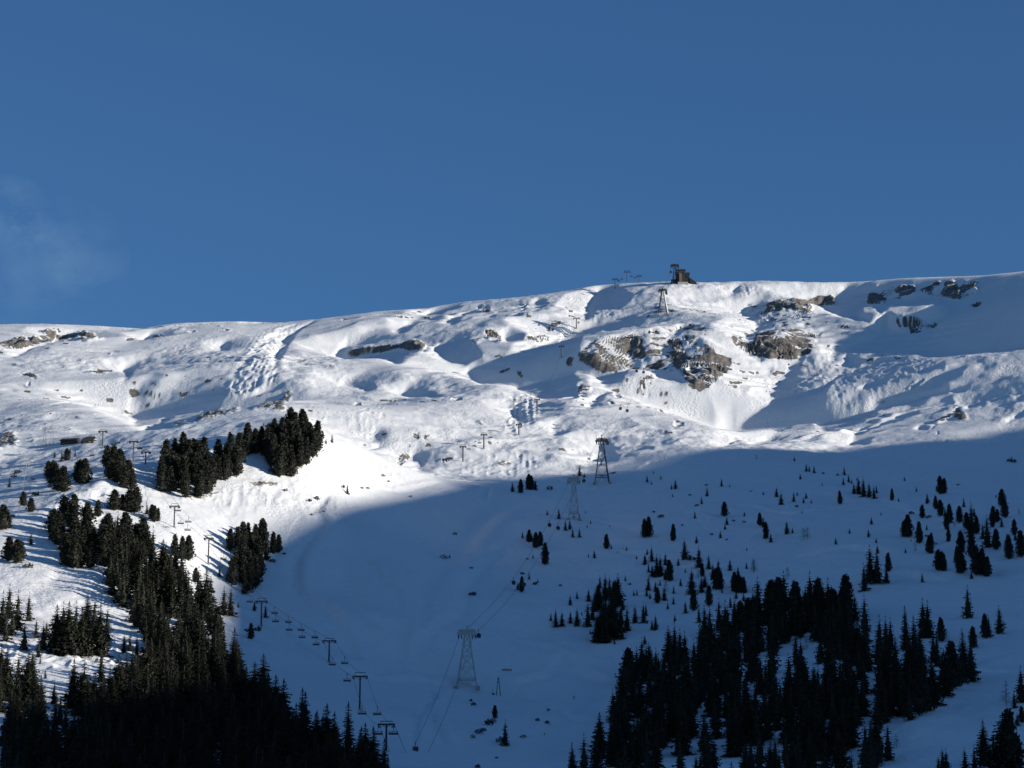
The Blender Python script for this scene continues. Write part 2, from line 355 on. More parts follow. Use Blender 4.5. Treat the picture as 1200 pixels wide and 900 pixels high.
# ---- bare rock, mogul fields and groomed runs, outlined in the view
ROCK = [
 PO(0,360,6,[(-120,300),(-120,250),(0,250),(120,225),(270,215),(340,215),(270,185),(400,180),(370,250),(330,262),(150,300)]),
 PO(0,360,6,[(395,245),(400,215),(560,178),(670,185),(660,205),(740,225),(620,245),(480,240)]),
 PO(0,360,6,[(870,235),(900,212),(970,222),(960,238)]), PO(0,360,6,[(1075,200),(1138,192),(1135,222),(1078,222)]),
 PO(0,360,6,[(115,460),(200,455),(270,490),(240,503),(180,480)]), PO(0,360,6,[(188,520),(212,518),(208,550),(192,548)]),
 PO(0,360,6,[(560,443),(700,428),(830,440),(720,462),(620,458)]), PO(0,360,6,[(600,380),(700,382),(700,392),(560,392)]),
 PO(0,360,6,[(760,305),(795,325),(785,342)]), PO(0,360,6,[(912,590),(940,575),(978,605),(930,628)]),
 PO(0,360,6,[(300,108),(350,100),(360,112),(310,116)]),
 PO(200,340,6,[(95,303),(150,286),(185,300),(150,314)]), PO(200,340,6,[(325,290),(425,298),(400,312)]), PO(200,340,6,[(305,258),(358,258),(355,280)]),
 PO(200,340,6,[(0,270),(100,272),(90,285),(0,285)]), PO(200,340,6,[(212,482),(288,482),(275,500)]), PO(200,340,6,[(370,475),(400,475),(395,492)]), PO(200,340,6,[(720,238),(780,240),(770,252)]),
 PO(400,340,6,[(40,450),(100,420),(250,408),(400,398),(480,378),(550,372),(595,400),(560,437),(430,422),(260,442),(80,472)]),
 PO(400,340,6,[(955,110),(1000,96),(1055,130),(1030,152),(970,132)]), PO(400,340,6,[(920,360),(980,340),(1000,345),(940,392)]),
 PO(400,340,6,[(1005,280),(1060,275),(1135,340),(1120,365),(1040,350)]), PO(400,340,6,[(0,200),(42,205),(20,216)]), PO(400,340,6,[(200,188),(300,188),(240,198)]),
 PO(400,340,6,[(138,273),(172,273),(160,287)]), PO(400,340,6,[(205,268),(250,268),(240,280)]), PO(400,340,6,[(470,155),(580,135),(585,145),(500,163)]), PO(400,340,6,[(970,460),(1000,455),(990,478)]), PO(400,340,6,[(730,742),(870,760),(800,775)]),
 PO(520,320,6,[(240,225),(290,218),(338,250),(300,270),(250,252)]), PO(520,320,6,[(525,210),(600,205),(560,255)]), PO(520,320,6,[(560,255),(625,258),(600,272)]),
 PO(520,320,6,[(555,455),(620,432),(720,420),(748,465),(700,484),(640,468)]), PO(520,320,6,[(700,372),(770,368),(778,402)]), PO(520,320,6,[(775,450),(825,438),(800,478)]),
 PO(520,320,6,[(820,160),(900,170),(890,182)]), PO(520,320,6,[(940,165),(990,180),(960,185)]),
 PO(520,320,6,[(935,560),(1000,525),(1065,540),(1055,592),(980,605)]), PO(520,320,6,[(862,600),(907,588),(912,622),(890,648),(868,637)]), PO(520,320,6,[(1060,560),(1100,515),(1150,550),(1205,620),(1192,685),(1110,692),(1092,650)]),
 PO(520,320,6,[(940,850),(960,790),(1040,800),(1000,840),(960,880)]),
 PO(520,320,6,[(380,690),(440,655),(470,670),(420,700)]), PO(520,320,6,[(505,680),(530,690),(560,735),(530,715)]),
 PO(680,320,6,[(0,545),(80,468),(130,500),(160,560),(80,605),(0,605)]), PO(680,320,6,[(128,600),(180,555),(330,620),(332,662),(240,692),(150,692)]),
 PO(680,320,6,[(375,570),(390,450),(440,490),(540,500),(575,600),(540,645),(470,625)]), PO(680,320,6,[(435,650),(560,642),(540,678),(460,672)]),
 PO(680,320,6,[(655,640),(640,465),(700,475),(760,590),(880,560),(960,570),(1062,590),(1055,645),(980,722),(920,792),(840,833),(765,803),(785,770),(715,700)]),
 PO(680,320,6,[(670,380),(760,352),(875,378),(830,415),(760,405)]), PO(680,320,6,[(715,445),(790,435),(855,510),(810,535)]), PO(680,320,6,[(855,480),(940,535),(910,575)]),
 PO(680,320,6,[(985,350),(1060,347),(1075,377)]), PO(680,320,6,[(1085,312),(1150,318),(1175,352),(1100,332)]), PO(680,320,6,[(850,262),(890,262),(890,280),(860,280)]), PO(680,320,6,[(490,390),(550,400),(550,430),(500,420)]),
 PO(680,320,6,[(430,735),(500,720),(510,740),(440,760)]), PO(680,320,6,[(1030,780),(1110,780),(1080,808)]),
 PO(840,310,6,[(350,270),(420,258),(540,240),(640,255),(670,300),(640,335),(560,314),(440,320),(358,314)]), PO(840,310,6,[(295,350),(400,330),(395,385),(300,392)]), PO(840,310,6,[(535,335),(600,342),(614,390),(560,378)]),
 PO(840,310,6,[(640,245),(720,215),(830,235),(825,285),(740,272)]), PO(840,310,6,[(255,520),(330,465),(440,455),(600,470),(655,560),(665,602),(560,655),(380,642),(265,642)]),
 PO(840,310,6,[(95,500),(170,535),(285,575),(265,628),(150,595)]), PO(840,310,6,[(600,480),(680,470),(740,470),(700,510),(640,500)]), PO(840,310,6,[(0,800),(-60,700),(60,635),(105,680),(50,745)]),
 PO(840,310,6,[(760,125),(820,130),(800,142)]), PO(840,310,6,[(205,285),(300,280),(300,300),(210,300)]),
 PO(1000,310,6,[(102,262),(108,205),(190,200),(238,245),(218,284),(118,284)]), PO(1000,310,6,[(298,180),(340,135),(440,158),(435,202),(340,218)]), PO(1000,310,6,[(450,160),(560,148),(562,192),(480,192)]),
 PO(1000,310,6,[(562,130),(600,112),(620,140),(575,150)]),
 PO(1000,310,6,[(618,200),(638,128),(700,106),(740,150),(862,140),(874,192),(760,204),(744,248),(660,234)]), PO(1000,310,6,[(800,130),(880,108),(890,130),(830,138)]),
 PO(1000,310,6,[(290,390),(390,365),(500,408),(610,405),(570,442),(490,442),(470,474),(400,478),(388,430),(310,445)]), PO(1000,310,6,[(808,282),(890,252),(905,275),(850,303)]), PO(1000,310,6,[(1025,155),(1085,142),(1060,167)]), PO(1000,310,6,[(270,236),(345,232),(330,246)]), PO(1000,310,6,[(975,200),(1000,195),(985,210)]),
 PO(1000,420,6,[(378,210),(440,158),(512,142),(490,172),(420,228)]), PO(1000,420,6,[(186,300),(232,293),(200,318)]), PO(1000,420,6,[(530,510),(580,440),(690,375),(740,345),(805,430),(760,440),(700,408),(620,450)]), PO(1000,420,6,[(620,70),(660,55),(650,72)]), PO(1000,420,6,[(1080,215),(1110,205),(1105,225)]), PO(1000,420,6,[(580,520),(600,510),(600,540)]),
 PO(400,440,6,[(388,600),(410,555),(470,532),(482,572),(440,608),(400,623)]), PO(400,440,6,[(670,595),(760,568),(805,565),(740,600)]), PO(400,440,6,[(498,402),(548,405),(552,443),(510,428)]), PO(400,440,6,[(570,435),(600,408),(602,443)]), PO(400,440,6,[(85,180),(130,178),(150,205),(110,205)]), PO(400,440,6,[(950,320),(980,318),(980,342)]),
 PO(560,440,6,[(935,128),(1000,126),(1015,162)]), PO(560,440,6,[(890,168),(965,178),(950,198)]), PO(560,440,6,[(715,80),(800,90),(760,112),(708,145)]), PO(560,440,6,[(1130,50),(1180,60),(1150,90)]),
 PO(720,420,6,[(412,460),(440,428),(492,450),(482,482),(440,488)]), PO(720,420,6,[(190,148),(280,128),(262,162)]), PO(720,420,6,[(168,200),(232,208),(200,232)]), PO(720,420,6,[(150,245),(255,240),(240,256)]), PO(720,420,6,[(0,248),(40,250),(52,277),(0,280)]), PO(720,420,6,[(788,190),(870,182),(852,212)]), PO(720,420,6,[(250,480),(275,478),(268,492)]),
]
BRUSH = [   # dead grass and scree on the sun-facing banks
 PO(160,470,7.5,[(315,240),(320,190),(400,180),(480,190),(540,130),(640,90),(740,75),(800,80),(900,45),(905,85),(780,130),(640,170),(540,190),(400,225)]),
 PO(200,340,6,[(560,840),(640,800),(700,780),(780,750),(820,680),(875,730),(810,800),(780,855),(700,835)]),
 PO(0,500,7.5,[(-20,190),(-20,100),(60,45),(140,60),(130,95),(190,120),(130,180),(60,180)]), PO(0,500,7.5,[(245,100),(290,95),(325,120),(290,135)]),
 PO(260,470,7.5,[(590,640),(600,500),(700,480),(790,300),(850,320),(860,380),(800,500),(700,610),(620,660)]), PO(260,470,7.5,[(840,130),(930,135),(900,165),(850,170)]),
 PO(160,470,7.5,[(380,870),(420,790),(560,820),(720,790),(840,770),(700,840),(520,880)]), PO(260,470,7.5,[(180,700),(300,690),(430,690),(560,730),(480,760),(300,760)]),
 PO(0,500,7.5,[(740,800),(800,740),(900,720),(920,770),(800,860)]),
 PO(640,480,5,[(-300,300),(-200,290),(-190,330),(-300,330)]),
]
MOGUL = [
 ([(315,575),(400,520),(480,558),(440,592),(340,612)], 0.35),
 (PO(200,340,6,[(380,700),(520,510),(600,350),(760,270),(900,235),(870,300),(760,355),(800,400),(720,445),(750,500),(740,640),(600,720),(430,760)]), 1.25),
 (PO(560,440,6,[(200,300),(250,150),(280,120),(430,160),(420,280),(330,380),(220,420),(140,390)]), 1.2),
 (PO(400,440,6,[(600,660),(860,650),(960,570),(1150,500),(1400,560),(1400,640),(1200,720),(900,700),(700,680)]), 0.5),
 (PO(680,320,6,[(60,330),(90,250),(330,255),(340,275),(120,345)]), 0.8),
 (PO(840,310,6,[(150,220),(210,150),(330,150),(320,180),(260,225)]), 0.9),
 (PO(400,440,6,[(0,330),(80,230),(300,200),(300,300),(200,380),(60,400)]), 0.5),
 (PO(840,310,6,[(540,890),(600,700),(830,570),(1040,700),(1500,620),(1560,720),(1240,830),(1000,1060),(700,1000)]), 0.45),
 (PO(200,340,6,[(0,380),(300,370),(560,380),(560,440),(340,450),(0,460)]), 0.4),
 (PO(160,470,7.5,[(500,880),(800,760),(1200,720),(1300,900),(900,1000)]), 0.45),
 (PO(0,680,3.75,[(0,280),(250,260),(560,280),(560,370),(250,400),(0,420)]), 1.0),
 (PO(0,500,7.5,[(420,720),(560,560),(900,540),(1000,640),(700,680),(500,760)]), 0.9),
]
CLIFF = [
 PO(0,360,6,[(-120,300),(-120,250),(0,250),(120,225),(270,215),(340,215),(270,185),(400,180),(370,250),(330,262),(150,300)]),
 PO(0,360,6,[(395,245),(400,215),(560,178),(670,185),(660,205),(740,225),(620,245),(480,240)]),
 PO(840,310,6,[(350,270),(420,258),(540,240),(640,255),(670,300),(640,335),(560,314),(440,320),(358,314)]),
 PO(840,310,6,[(640,245),(720,215),(830,235),(825,285),(740,272)]),
 PO(1000,310,6,[(102,262),(108,205),(190,200),(238,245),(218,284),(118,284)]), PO(1000,310,6,[(298,180),(340,135),(440,158),(435,202),(340,218)]),
 PO(1000,310,6,[(618,200),(638,128),(700,106),(740,150),(862,140),(874,192),(760,204),(744,248),(660,234)]),
 PO(400,340,6,[(40,450),(100,420),(250,408),(400,398),(480,378),(550,372),(595,400),(560,437),(430,422),(260,442),(80,472)]),
]
# benches and tracks cut into the open lower slope: points, half width in metres, depth in metres
TRACKS = [
 ([(262,455),(285,425),(300,405),(330,385),(350,379)],5,0.9), ([(325,452),(327,420),(335,400),(352,385)],5,-1.1),
 ([(480,770),(500,740),(530,720),(545,700)],4,1.2), ([(420,640),(470,690),(480,740),(470,800)],6,1.4), ([(660,760),(640,790),(600,800)],4,-1.2), ([(860,590),(930,600),(990,590)],5,1.2), ([(930,650),(990,640),(1060,650)],6,1.5), ([(1100,640),(1150,625),(1200,628)],6,-1.4),
 ([(620,585),(590,600),(560,625),(530,665),(510,690),(500,715),(505,740),(530,770)],7,1.6),
 ([(600,640),(570,655),(545,680),(535,705),(545,730)],5,-1.3),
 ([(407,630),(425,650),(445,672),(450,680)],2.5,0.9),
 ([(375,600),(385,612),(382,625),(365,640),(350,665),(352,690),(365,715)],5,1.6),
 ([(352,690),(380,705),(400,725),(415,755),(425,780)],5,1.2),
 ([(560,570),(575,575),(572,590)],2,0.6),
 ([(300,720),(330,735),(380,775),(420,790),(480,795),(540,800)],4,1.0),
 ([(600,745),(650,760),(690,790),(720,800)],5,1.3),
 ([(640,700),(680,690),(720,700),(760,690)],4,-1.0),
 ([(590,810),(640,830),(670,840),(700,850)],4,1.2),
 ([(520,790),(505,820),(510,850),(530,880)],3,0.9),
 ([(500,790),(515,820),(490,850),(470,890)],2.5,0.8),
 ([(620,880),(650,850),(680,830),(700,800)],6,1.2),
 ([(1200,760),(1150,775),(1100,800),(1070,840),(1040,890)],9,1.5),
 ([(1200,790),(1130,790),(1090,810)],4,-1.5),
 ([(980,560),(1040,585),(1110,610),(1200,600)],6,0.8),
 ([(840,570),(900,560),(960,545)],5,0.7),
 ([(1020,690),(1060,670),(1100,680),(1160,665),(1200,680)],6,1.4),
 ([(700,640),(780,650),(860,690),(900,690)],6,1.0),
 ([(640,600),(720,610),(800,640)],6,0.7),
 ([(400,600),(395,640),(385,700)],8,-0.8),
 ([(1000,478),(1080,462),(1150,455),(1240,440)],4,1.6),
 ([(840,520),(950,512),(1050,485),(1120,470)],4,1.2),
 ([(590,478),(640,470),(700,455)],3,0.8),
 ([(0,476),(60,474),(115,478),(150,478)],3,0.8),
 ([(480,530),(560,520),(640,512),(760,505),(840,515)],4,1.0),
 ([(330,560),(350,530),(372,505)],2,0.8),
 ([(390,560),(450,572),(520,565)],3,0.6),
]
def tracks(x, y, h):
    """height change from the benches and tracks; built where they lie on the ground"""
    out = np.zeros_like(x)
    for pts, wd, dp in TRACKS:
        g = np.array([hit0(u, v) for u, v in pts])[:, :2]
        n = 40; t = np.linspace(0, len(g)-1, n); i = np.arange(len(g))
        gx, gy = np.interp(t, i, g[:, 0]), np.interp(t, i, g[:, 1])
        for _ in range(3): gx[1:-1] = (gx[:-2]+2*gx[1:-1]+gx[2:])/4; gy[1:-1] = (gy[:-2]+2*gy[1:-1]+gy[2:])/4
        m = (x > gx.min()-40) & (x < gx.max()+40) & (y > gy.min()-40) & (y < gy.max()+40)
        if not m.any(): continue
        px, py = x[m], y[m]; best = np.full(px.shape, 1e9); sd = np.zeros(px.shape); tt = np.zeros(px.shape)
        for k in range(n-1):
            ax, ay, bx, by = gx[k], gy[k], gx[k+1]-gx[k], gy[k+1]-gy[k]; L2 = bx*bx+by*by+1e-9
            s = np.clip(((px-ax)*bx+(py-ay)*by)/L2, 0, 1); ex, ey = px-ax-s*bx, py-ay-s*by
            d = np.hypot(ex, ey); c = d < best
            best = np.where(c, d, best); sd = np.where(c, np.sign(ex*by-ey*bx), sd); tt = np.where(c, (k+s)/(n-1), tt)
        q = best/wd*sd; fade = np.clip(np.minimum(tt, 1-tt)*6, 0, 1)
        # a bench: cut on one side, heaped on the other, gone three widths away
        out[m] += -dp*fade*q*1.6*np.exp(-q*q*0.9)
    return out
def blur(m, n):
    for _ in range(2):
        for ax in (0, 1):
            c = np.cumsum(np.pad(m, [(n+1, n) if a == ax else (0, 0) for a in (0, 1)], mode='edge'), axis=ax)
            m = (np.take(c, range(2*n+1, c.shape[ax]), ax) - np.take(c, range(0, c.shape[ax]-2*n-1), ax))/(2*n+1)
    return m.astype(np.float32)
DUST = [PO(680,320,6,[(0,480),(100,440),(350,430),(520,380),(760,340),(880,380),(960,560),(1060,590),(1040,680),(920,800),(840,835),(760,800),(700,700),(560,690),(430,680),(340,690),(150,695),(0,610)]),
 PO(840,310,6,[(150,330),(360,260),(670,250),(840,240),(820,290),(700,300),(640,400),(700,520),(650,610),(540,660),(270,640),(150,600),(100,500),(270,440)]),
 PO(1000,310,6,[(80,270),(110,200),(300,140),(440,150),(620,120),(700,100),(880,110),(890,200),(740,255),(640,240),(480,200),(340,220),(220,290)])]
ROCKM = blur(mask_img([(p, 0.47) for p in DUST] + [(p, 1) for p in ROCK]), 2)
CLIFFM = blur(mask_img([(p, 1) for p in CLIFF]), 2)
SHADEM = blur((CLS == 1).astype(np.float32), 3)
BRUSHM = blur(mask_img([(p, 1) for p in BRUSH]), 3)
MOGM = blur(mask_img(MOGUL), 8)
# trace heights on the coarse terrain: where does a line of sight meet the ground
def ground0(x, y): return base_z(x, y) + relief(x, y)
# ---- the crest beyond the right edge of the view whose shadow fills the lower slopes
LLP = []
def hit0(u, v, y0=820, y1=3250, n=900):
    ys = np.linspace(y0, y1, n); X = at_y(u, v, ys)
    gz = ground0(X[0], X[1]); k = np.argmax(gz >= X[2])
    return X[0][k], X[1][k], X[2][k]
_lx = []
for (a, b), (c, d) in zip(LOWLINE[1:-2], LOWLINE[2:-1]):
    for t in np.linspace(0, 1, 13)[:-1]: _lx.append((a+(c-a)*t, b+(d-b)*t))
for u, v in _lx:
    x, y, z = hit0(u, v)
    LLP.append((x*sA+y*cA, -x*cA+y*sA, z))
LLP = np.array(LLP); LLP = LLP[np.argsort(LLP[:, 0])]
def crest_p(q): return np.interp(q, [1950, 2150], [-1200.0, -700.0])
cq = LLP[:, 0]; czr = LLP[:, 2] + (LLP[:, 1]-crest_p(cq))*TE
cqs = np.arange(cq[0], cq[-1]+1, 12.0)
czs = np.array([np.max(np.where(np.abs(cq-q) < 16, czr, -1e9)) for q in cqs])
ok = czs > 0; cqs, czs = cqs[ok], czs[ok]
for _ in range(60): czs[1:-1] = np.where(cqs[1:-1] < 1750, (czs[:-2]+2*czs[1:-1]+czs[2:])/4, czs[1:-1])
cqs = np.r_[200, cqs[0]-300, cqs, cqs[-1]+120, cqs[-1]+700, 5000]; czs = np.r_[czs[0]-160, czs[0]-60, czs, czs[-1]-40, czs[-1]-330, -500]
print('crest', list(zip(cqs.astype(int), czs.astype(int)))[::8])
RP = np.r_[np.linspace(900, 140, 20), np.linspace(120, -120, 25), np.linspace(-140, -900, 20)]      # across the ridge
RQ = np.arange(250, 2900, 11.0)
_d, _q = np.meshgrid(RP, RQ); _p = crest_p(_q) + _d
RX = -_p*cA + _q*sA; RY = _p*sA + _q*cA
RZ = np.interp(_q, cqs, czs) - 0.62*(np.sqrt(_d*_d + 60.0**2) - 60.0)
RZ = RZ + np.clip((np.abs(_d)-60)/200, 0, 1)*fbm(RX, RY, 160, 4)*22

# ---- one ground sheet: a fan, fine where the view looks, coarse all round
az_f = np.linspace(-math.tan(R(11.0)), math.tan(R(11.0)), NCOL)
az_r = math.tan(R(11.0)) + np.cumsum(np.linspace(0.002, 0.35, 26))
az_l = -(math.tan(R(11.0)) + np.cumsum(np.linspace(0.002, 0.35, 26)))[::-1]
AZ = np.r_[az_l, az_f, az_r]
ys_f = 800 + np.cumsum(np.linspace(STEP0, STEP1, int(2*2420/(STEP0+STEP1))))
YS = np.r_[-300, -100, np.linspace(1, 790, 30), ys_f, ys_f[-1]+np.cumsum(np.linspace(4, 400, 24))]
TX = AZ[None, :]*np.maximum(YS, 60)[:, None]; TY = np.repeat(YS[:, None], len(AZ), 1)
fine = (TY > 795) & (TY < 3260) & (np.abs(AZ) < 0.186)[None]
TZ = base_z(TX, TY)
far = TY > 3600
TZ = np.where(far, np.minimum(TZ, 1020), TZ)
TZ = TZ + relief(TX, TY)
def interp_col(a): return a
# details inside the view
sl = np.s_[:, len(az_l):len(az_l)+NCOL]
X, Y, Z = TX[sl], TY[sl], TZ[sl].copy()
uu, vv = project(X, np.maximum(Y, 500), Z)
rock = mask_at(ROCKM, uu, vv)*(Y > 2000); brush = mask_at(BRUSHM, uu, vv); mog = mask_at(MOGM, uu, vv)*(Y > 900)
hid = (mask_at(FORE, uu, vv) > 0)
rock = np.where(hid & (Y > 1930), 0, rock); brush = np.where(hid & (Y > 1930), 0, brush); mog = np.where(hid & (Y > 1930), 0, mog)
cliff = mask_at(CLIFFM, uu, vv)*(Y > 2000)*(1-hid)
rock = np.where((Y < 1930) & ~hid, 0, rock)
lowm = blur(LOW, 4); lowm = mask_at(lowm, uu, vv)
Z += tracks(X, Y, Z)*np.where(lowm > 0.5, 1.15, 1.0)
roll = fbm(X, Y, 90, 2)*0.8 + np.where(lowm > 0.5, 1.0, 0.0)*(fbm(X+99, Y*0.7, 55, 3)*1.5 - 0.8*np.abs(fbm(X*1.2, Y*0.5+40, 120, 2)))*np.clip((uu-560)/80, 0.25, 1)
tex = fbm(X, Y*0.7, 14, 3) + 0.35*vnoise(X/4.1+9, Y/5.0)
patch = np.clip(0.55 + 0.9*fbm(X+300, Y, 130, 2), 0.12, 1.2)
shadeM = mask_at(SHADEM, uu, vv)*(1-(hid & (Y > 1930)))
rough = np.where(lowm > 0.5, 0.9, 1.0)*(1-0.8*shadeM)*np.clip((Y-700)/300, 0, 1)
Z += roll*np.clip((Y-800)/300, 0, 1)
# wind crests and low ledges along the contour, patchy, with a few stones at their lips
crest_n = 1-np.abs(fbm(X*0.8+7, Y*1.1, 38, 3)); open_ = (1-mog)*(1-0.6*shadeM)*np.clip((Y-1950)/150, 0, 1)*(1-(lowm > 0.5))
Z += open_*(crest_n-0.6)*2.1*np.clip(0.5+fbm(X+500, Y, 170, 2), 0, 1)
lw = (Z + fbm(X, Y*0.7, 45, 3)*5 + 0.06*X)/12.0; lf = lw-np.floor(lw)
ledge = np.clip(fbm(X*0.7+900, Y*1.2, 110, 3)*1.6-0.1, 0, 1)*open_
Z += ledge*(np.clip((lf-0.72)/0.28, 0, 1)-lf)*2.9
stone = ledge*(lf > 0.78)*(lf < 0.99)*np.clip(fbm(X+60, Y*0.6, 7, 3)*3-1.1, 0, 1)
Z += tex*0.64*patch*rough*(1-mog*0.5)
# moguls: packed bumps
mg = np.abs(vnoise(X/5.2+3, Y/8.5))+np.abs(vnoise(X/4.6+31.7, Y/7.5+9))
Z += mog*(0.55-mg)*1.25
# wind ripples and old tracks across the open snow
# rock ledges: terraces with steep risers
if True:
    st = 5.2 + 1.2*vnoise(X/70, Y/70)
    warp = fbm(X, Y*0.6, 55, 3)*4.5
    h = (Z + warp + 0.10*X)/st
    fr = h - np.floor(h)
    stair = np.clip((fr-0.55)/0.45, 0, 1); stair = stair*stair*(3-2*stair)
    Z += np.clip(rock*1.6-0.55, 0, 1)*(1-0.75*cliff)*(stair - fr)*st*0.9*np.clip(0.75+0.8*fbm(X+11, Y, 30, 2), 0.2, 1.1)
    Z += cliff*(2.0 + 1.6*vnoise(X/5, Y/24) + 1.5*fbm(X, Y*0.5, 14, 3))
    Z += rock*(fbm(X, Y, 10, 3)*1.6 + 0.4)
    riser = np.clip((fr-0.42)*8, 0, 1)*np.clip((1.02-fr)*8, 0, 1)
    rockA = rock*(0.40 + 0.75*riser + 0.75*fbm(X+50, Y*0.8, 17, 4)); rockA = np.maximum(rockA, cliff*(0.80+0.55*fbm(X, Y+80, 13, 3))); rockA = np.maximum(rockA, stone*0.9)
    Z += brush*(np.abs(fbm(X, Y, 7, 3))*1.6)
TZ[sl] = Z
# the skyline follows the survey
cyv = np.maximum(TY, 1)
for j in range(len(AZ)):
    if abs(AZ[j]) > 0.2: continue
    uS, vS = project(TX[:, j], np.maximum(TY[:, j], 300), TZ[:, j])
    k = np.argmin(np.where(TY[:, j] > 2300, vS, 1e9))
    if j == 0 or True:
        pass
    AZK = (uS[k], vS[k], TY[k, j])
    want = np.interp(uS[k], [a for a, b in SKY], [b for a, b in SKY])
    dz = (vS[k]-want)*TY[k, j]/FPX*1.0
    if j == len(az_l): SKYD = []
    try: SKYD.append((j, dz, TY[k, j]))
    except NameError: SKYD = [(j, dz, TY[k, j])]
SKYD = np.array(SKYD)
ker = np.hanning(41); ker /= ker.sum()
dzs = np.convolve(np.pad(SKYD[:, 1], 20, mode='edge'), ker, 'valid')
print('sky fix', dzs.min(), dzs.max())
dcol = np.interp(np.arange(len(AZ)), SKYD[:, 0], dzs)
w = np.clip((TY-2500)/500, 0, 1); w = w*w*(3-2*w)
TZ += dcol[None]*w
NR, NC = TZ.shape
print('terrain', NR, NC, NR*NC*2, round(time.time()-T0, 1))
def new_mesh_grid(name, X, Y, Z):
    nr, nc = Z.shape
    me = bpy.data.meshes.new(name)
    co = np.stack([X, Y, Z], -1).reshape(-1, 3).astype(np.float32)
    i = np.arange(nr*nc).reshape(nr, nc)
    f = np.stack([i[:-1, :-1], i[:-1, 1:], i[1:, 1:], i[1:, :-1]], -1).reshape(-1, 4).astype(np.int32)
    me.vertices.add(len(co)); me.vertices.foreach_set('co', co.ravel())
    me.loops.add(f.size); me.loops.foreach_set('vertex_index', f.ravel())
    me.polygons.add(len(f)); me.polygons.foreach_set('loop_start', np.arange(0, f.size, 4, dtype=np.int32))
    me.polygons.foreach_set('use_smooth', np.ones(len(f), bool))
    me.update(calc_edges=True)
    return me
def mat(name):
    m = bpy.data.materials.new(name); m.use_nodes = True
    return m, m.node_tree.nodes, m.node_tree.links, m.node_tree.nodes['Principled BSDF']
def node(ns, t, **kw):
    n = ns.new(t)
    for k, v in kw.items(): setattr(n, k, v)
    return n
def ramp(ns, stops, interp='LINEAR'):
    r = ns.new('ShaderNodeValToRGB'); r.color_ramp.interpolation = interp
    e = r.color_ramp.elements
    while len(e) < len(stops): e.new(0.5)
    for el, (p, c) in zip(e, stops): el.position = p; el.color = (*c, 1)
    return r

# ---- snow with rock showing through
M_SNOW, ns, ln, pb = mat('snow_and_rock')
tc = node(ns, 'ShaderNodeTexCoord'); geo = node(ns, 'ShaderNodeNewGeometry')
att = node(ns, 'ShaderNodeAttribute', attribute_name='rock'); atb = node(ns, 'ShaderNodeAttribute', attribute_name='brush')
def noise(scale, detail=3, rough=.55, vec=None, N=ns, L=ln, T=tc):
    n = N.new('ShaderNodeTexNoise'); n.inputs['Scale'].default_value = scale; n.inputs['Detail'].default_value = detail; n.inputs['Roughness'].default_value = rough
    L.new(vec if vec is not None else T.outputs['Object'], n.inputs['Vector']); return n
def mth(op, a, b=None, N=ns, L=ln, clamp=False):
    m = N.new('ShaderNodeMath'); m.operation = op; m.use_clamp = clamp
    for k, x in enumerate((a, b)):
        if x is None: continue
        if isinstance(x, (int, float)): m.inputs[k].default_value = x
        else: L.new(x, m.inputs[k])
    return m.outputs[0]
n1 = noise(0.24, 5, .65); n2 = noise(0.55, 3, .6)
sep = node(ns, 'ShaderNodeSeparateXYZ'); ln.new(geo.outputs['Normal'], sep.inputs[0])
# rock where the outline, the steepness and a ragged noise agree; snow stays on the flatter ledges
steep = mth('MULTIPLY', mth('SUBTRACT', 0.93, sep.outputs[2]), 3.2)
rk = mth('ADD', mth('MULTIPLY', att.outputs['Fac'], 1.25), steep)
rk = mth('ADD', rk, mth('MULTIPLY', mth('SUBTRACT', n1.outputs[0], 0.5), 1.6))
rk = mth('MULTIPLY', mth('SUBTRACT', rk, 1.02), 5.0, clamp=True)
rk = mth('MULTIPLY', rk, mth('MULTIPLY', att.outputs['Fac'], 3.0, clamp=True))
bk = mth('MULTIPLY', mth('SUBTRACT', mth('ADD', mth('MULTIPLY', atb.outputs['Fac'], 0.75), n2.outputs[0]), 1.12), 7.0, clamp=True)
n3 = noise(0.35, 4, .65)
rr = ramp(ns, [(0.3, (.085, .079, .072)), (0.5, (.165, .152, .135)), (0.7, (.29, .265, .23))]); ln.new(n3.outputs[0], rr.inputs[0])
br = ramp(ns, [(0.35, (.06, .05, .036)), (0.6, (.20, .165, .11))]); ln.new(n3.outputs[0], br.inputs[0])
sn = ramp(ns, [(0.3, (.77, .78, .79)), (0.7, (.84, .845, .85))]); ln.new(n1.outputs[0], sn.inputs[0])
m1 = node(ns, 'ShaderNodeMixRGB'); ln.new(rk, m1.inputs[0]); ln.new(sn.outputs[0], m1.inputs[1]); ln.new(rr.outputs[0], m1.inputs[2])
m2 = node(ns, 'ShaderNodeMixRGB'); ln.new(bk, m2.inputs[0]); ln.new(m1.outputs[0], m2.inputs[1]); ln.new(br.outputs[0], m2.inputs[2])
ln.new(m2.outputs[0], pb.inputs['Base Color'])
pb.inputs['Roughness'].default_value = 0.75
pb.inputs['Specular IOR Level'].default_value = 0.15
b1 = node(ns, 'ShaderNodeBump'); b1.inputs['Strength'].default_value = 0.8; b1.inputs['Distance'].default_value = 1.5
n4 = noise(0.42, 5, .6); n5 = noise(0.02, 3, .6); ln.new(mth('MULTIPLY', mth('SUBTRACT', n5.outputs[0], 0.33, clamp=True), 2.4, clamp=True), b1.inputs['Strength']); ln.new(n4.outputs[0], b1.inputs['Height']); ln.new(b1.outputs[0], pb.inputs['Normal'])

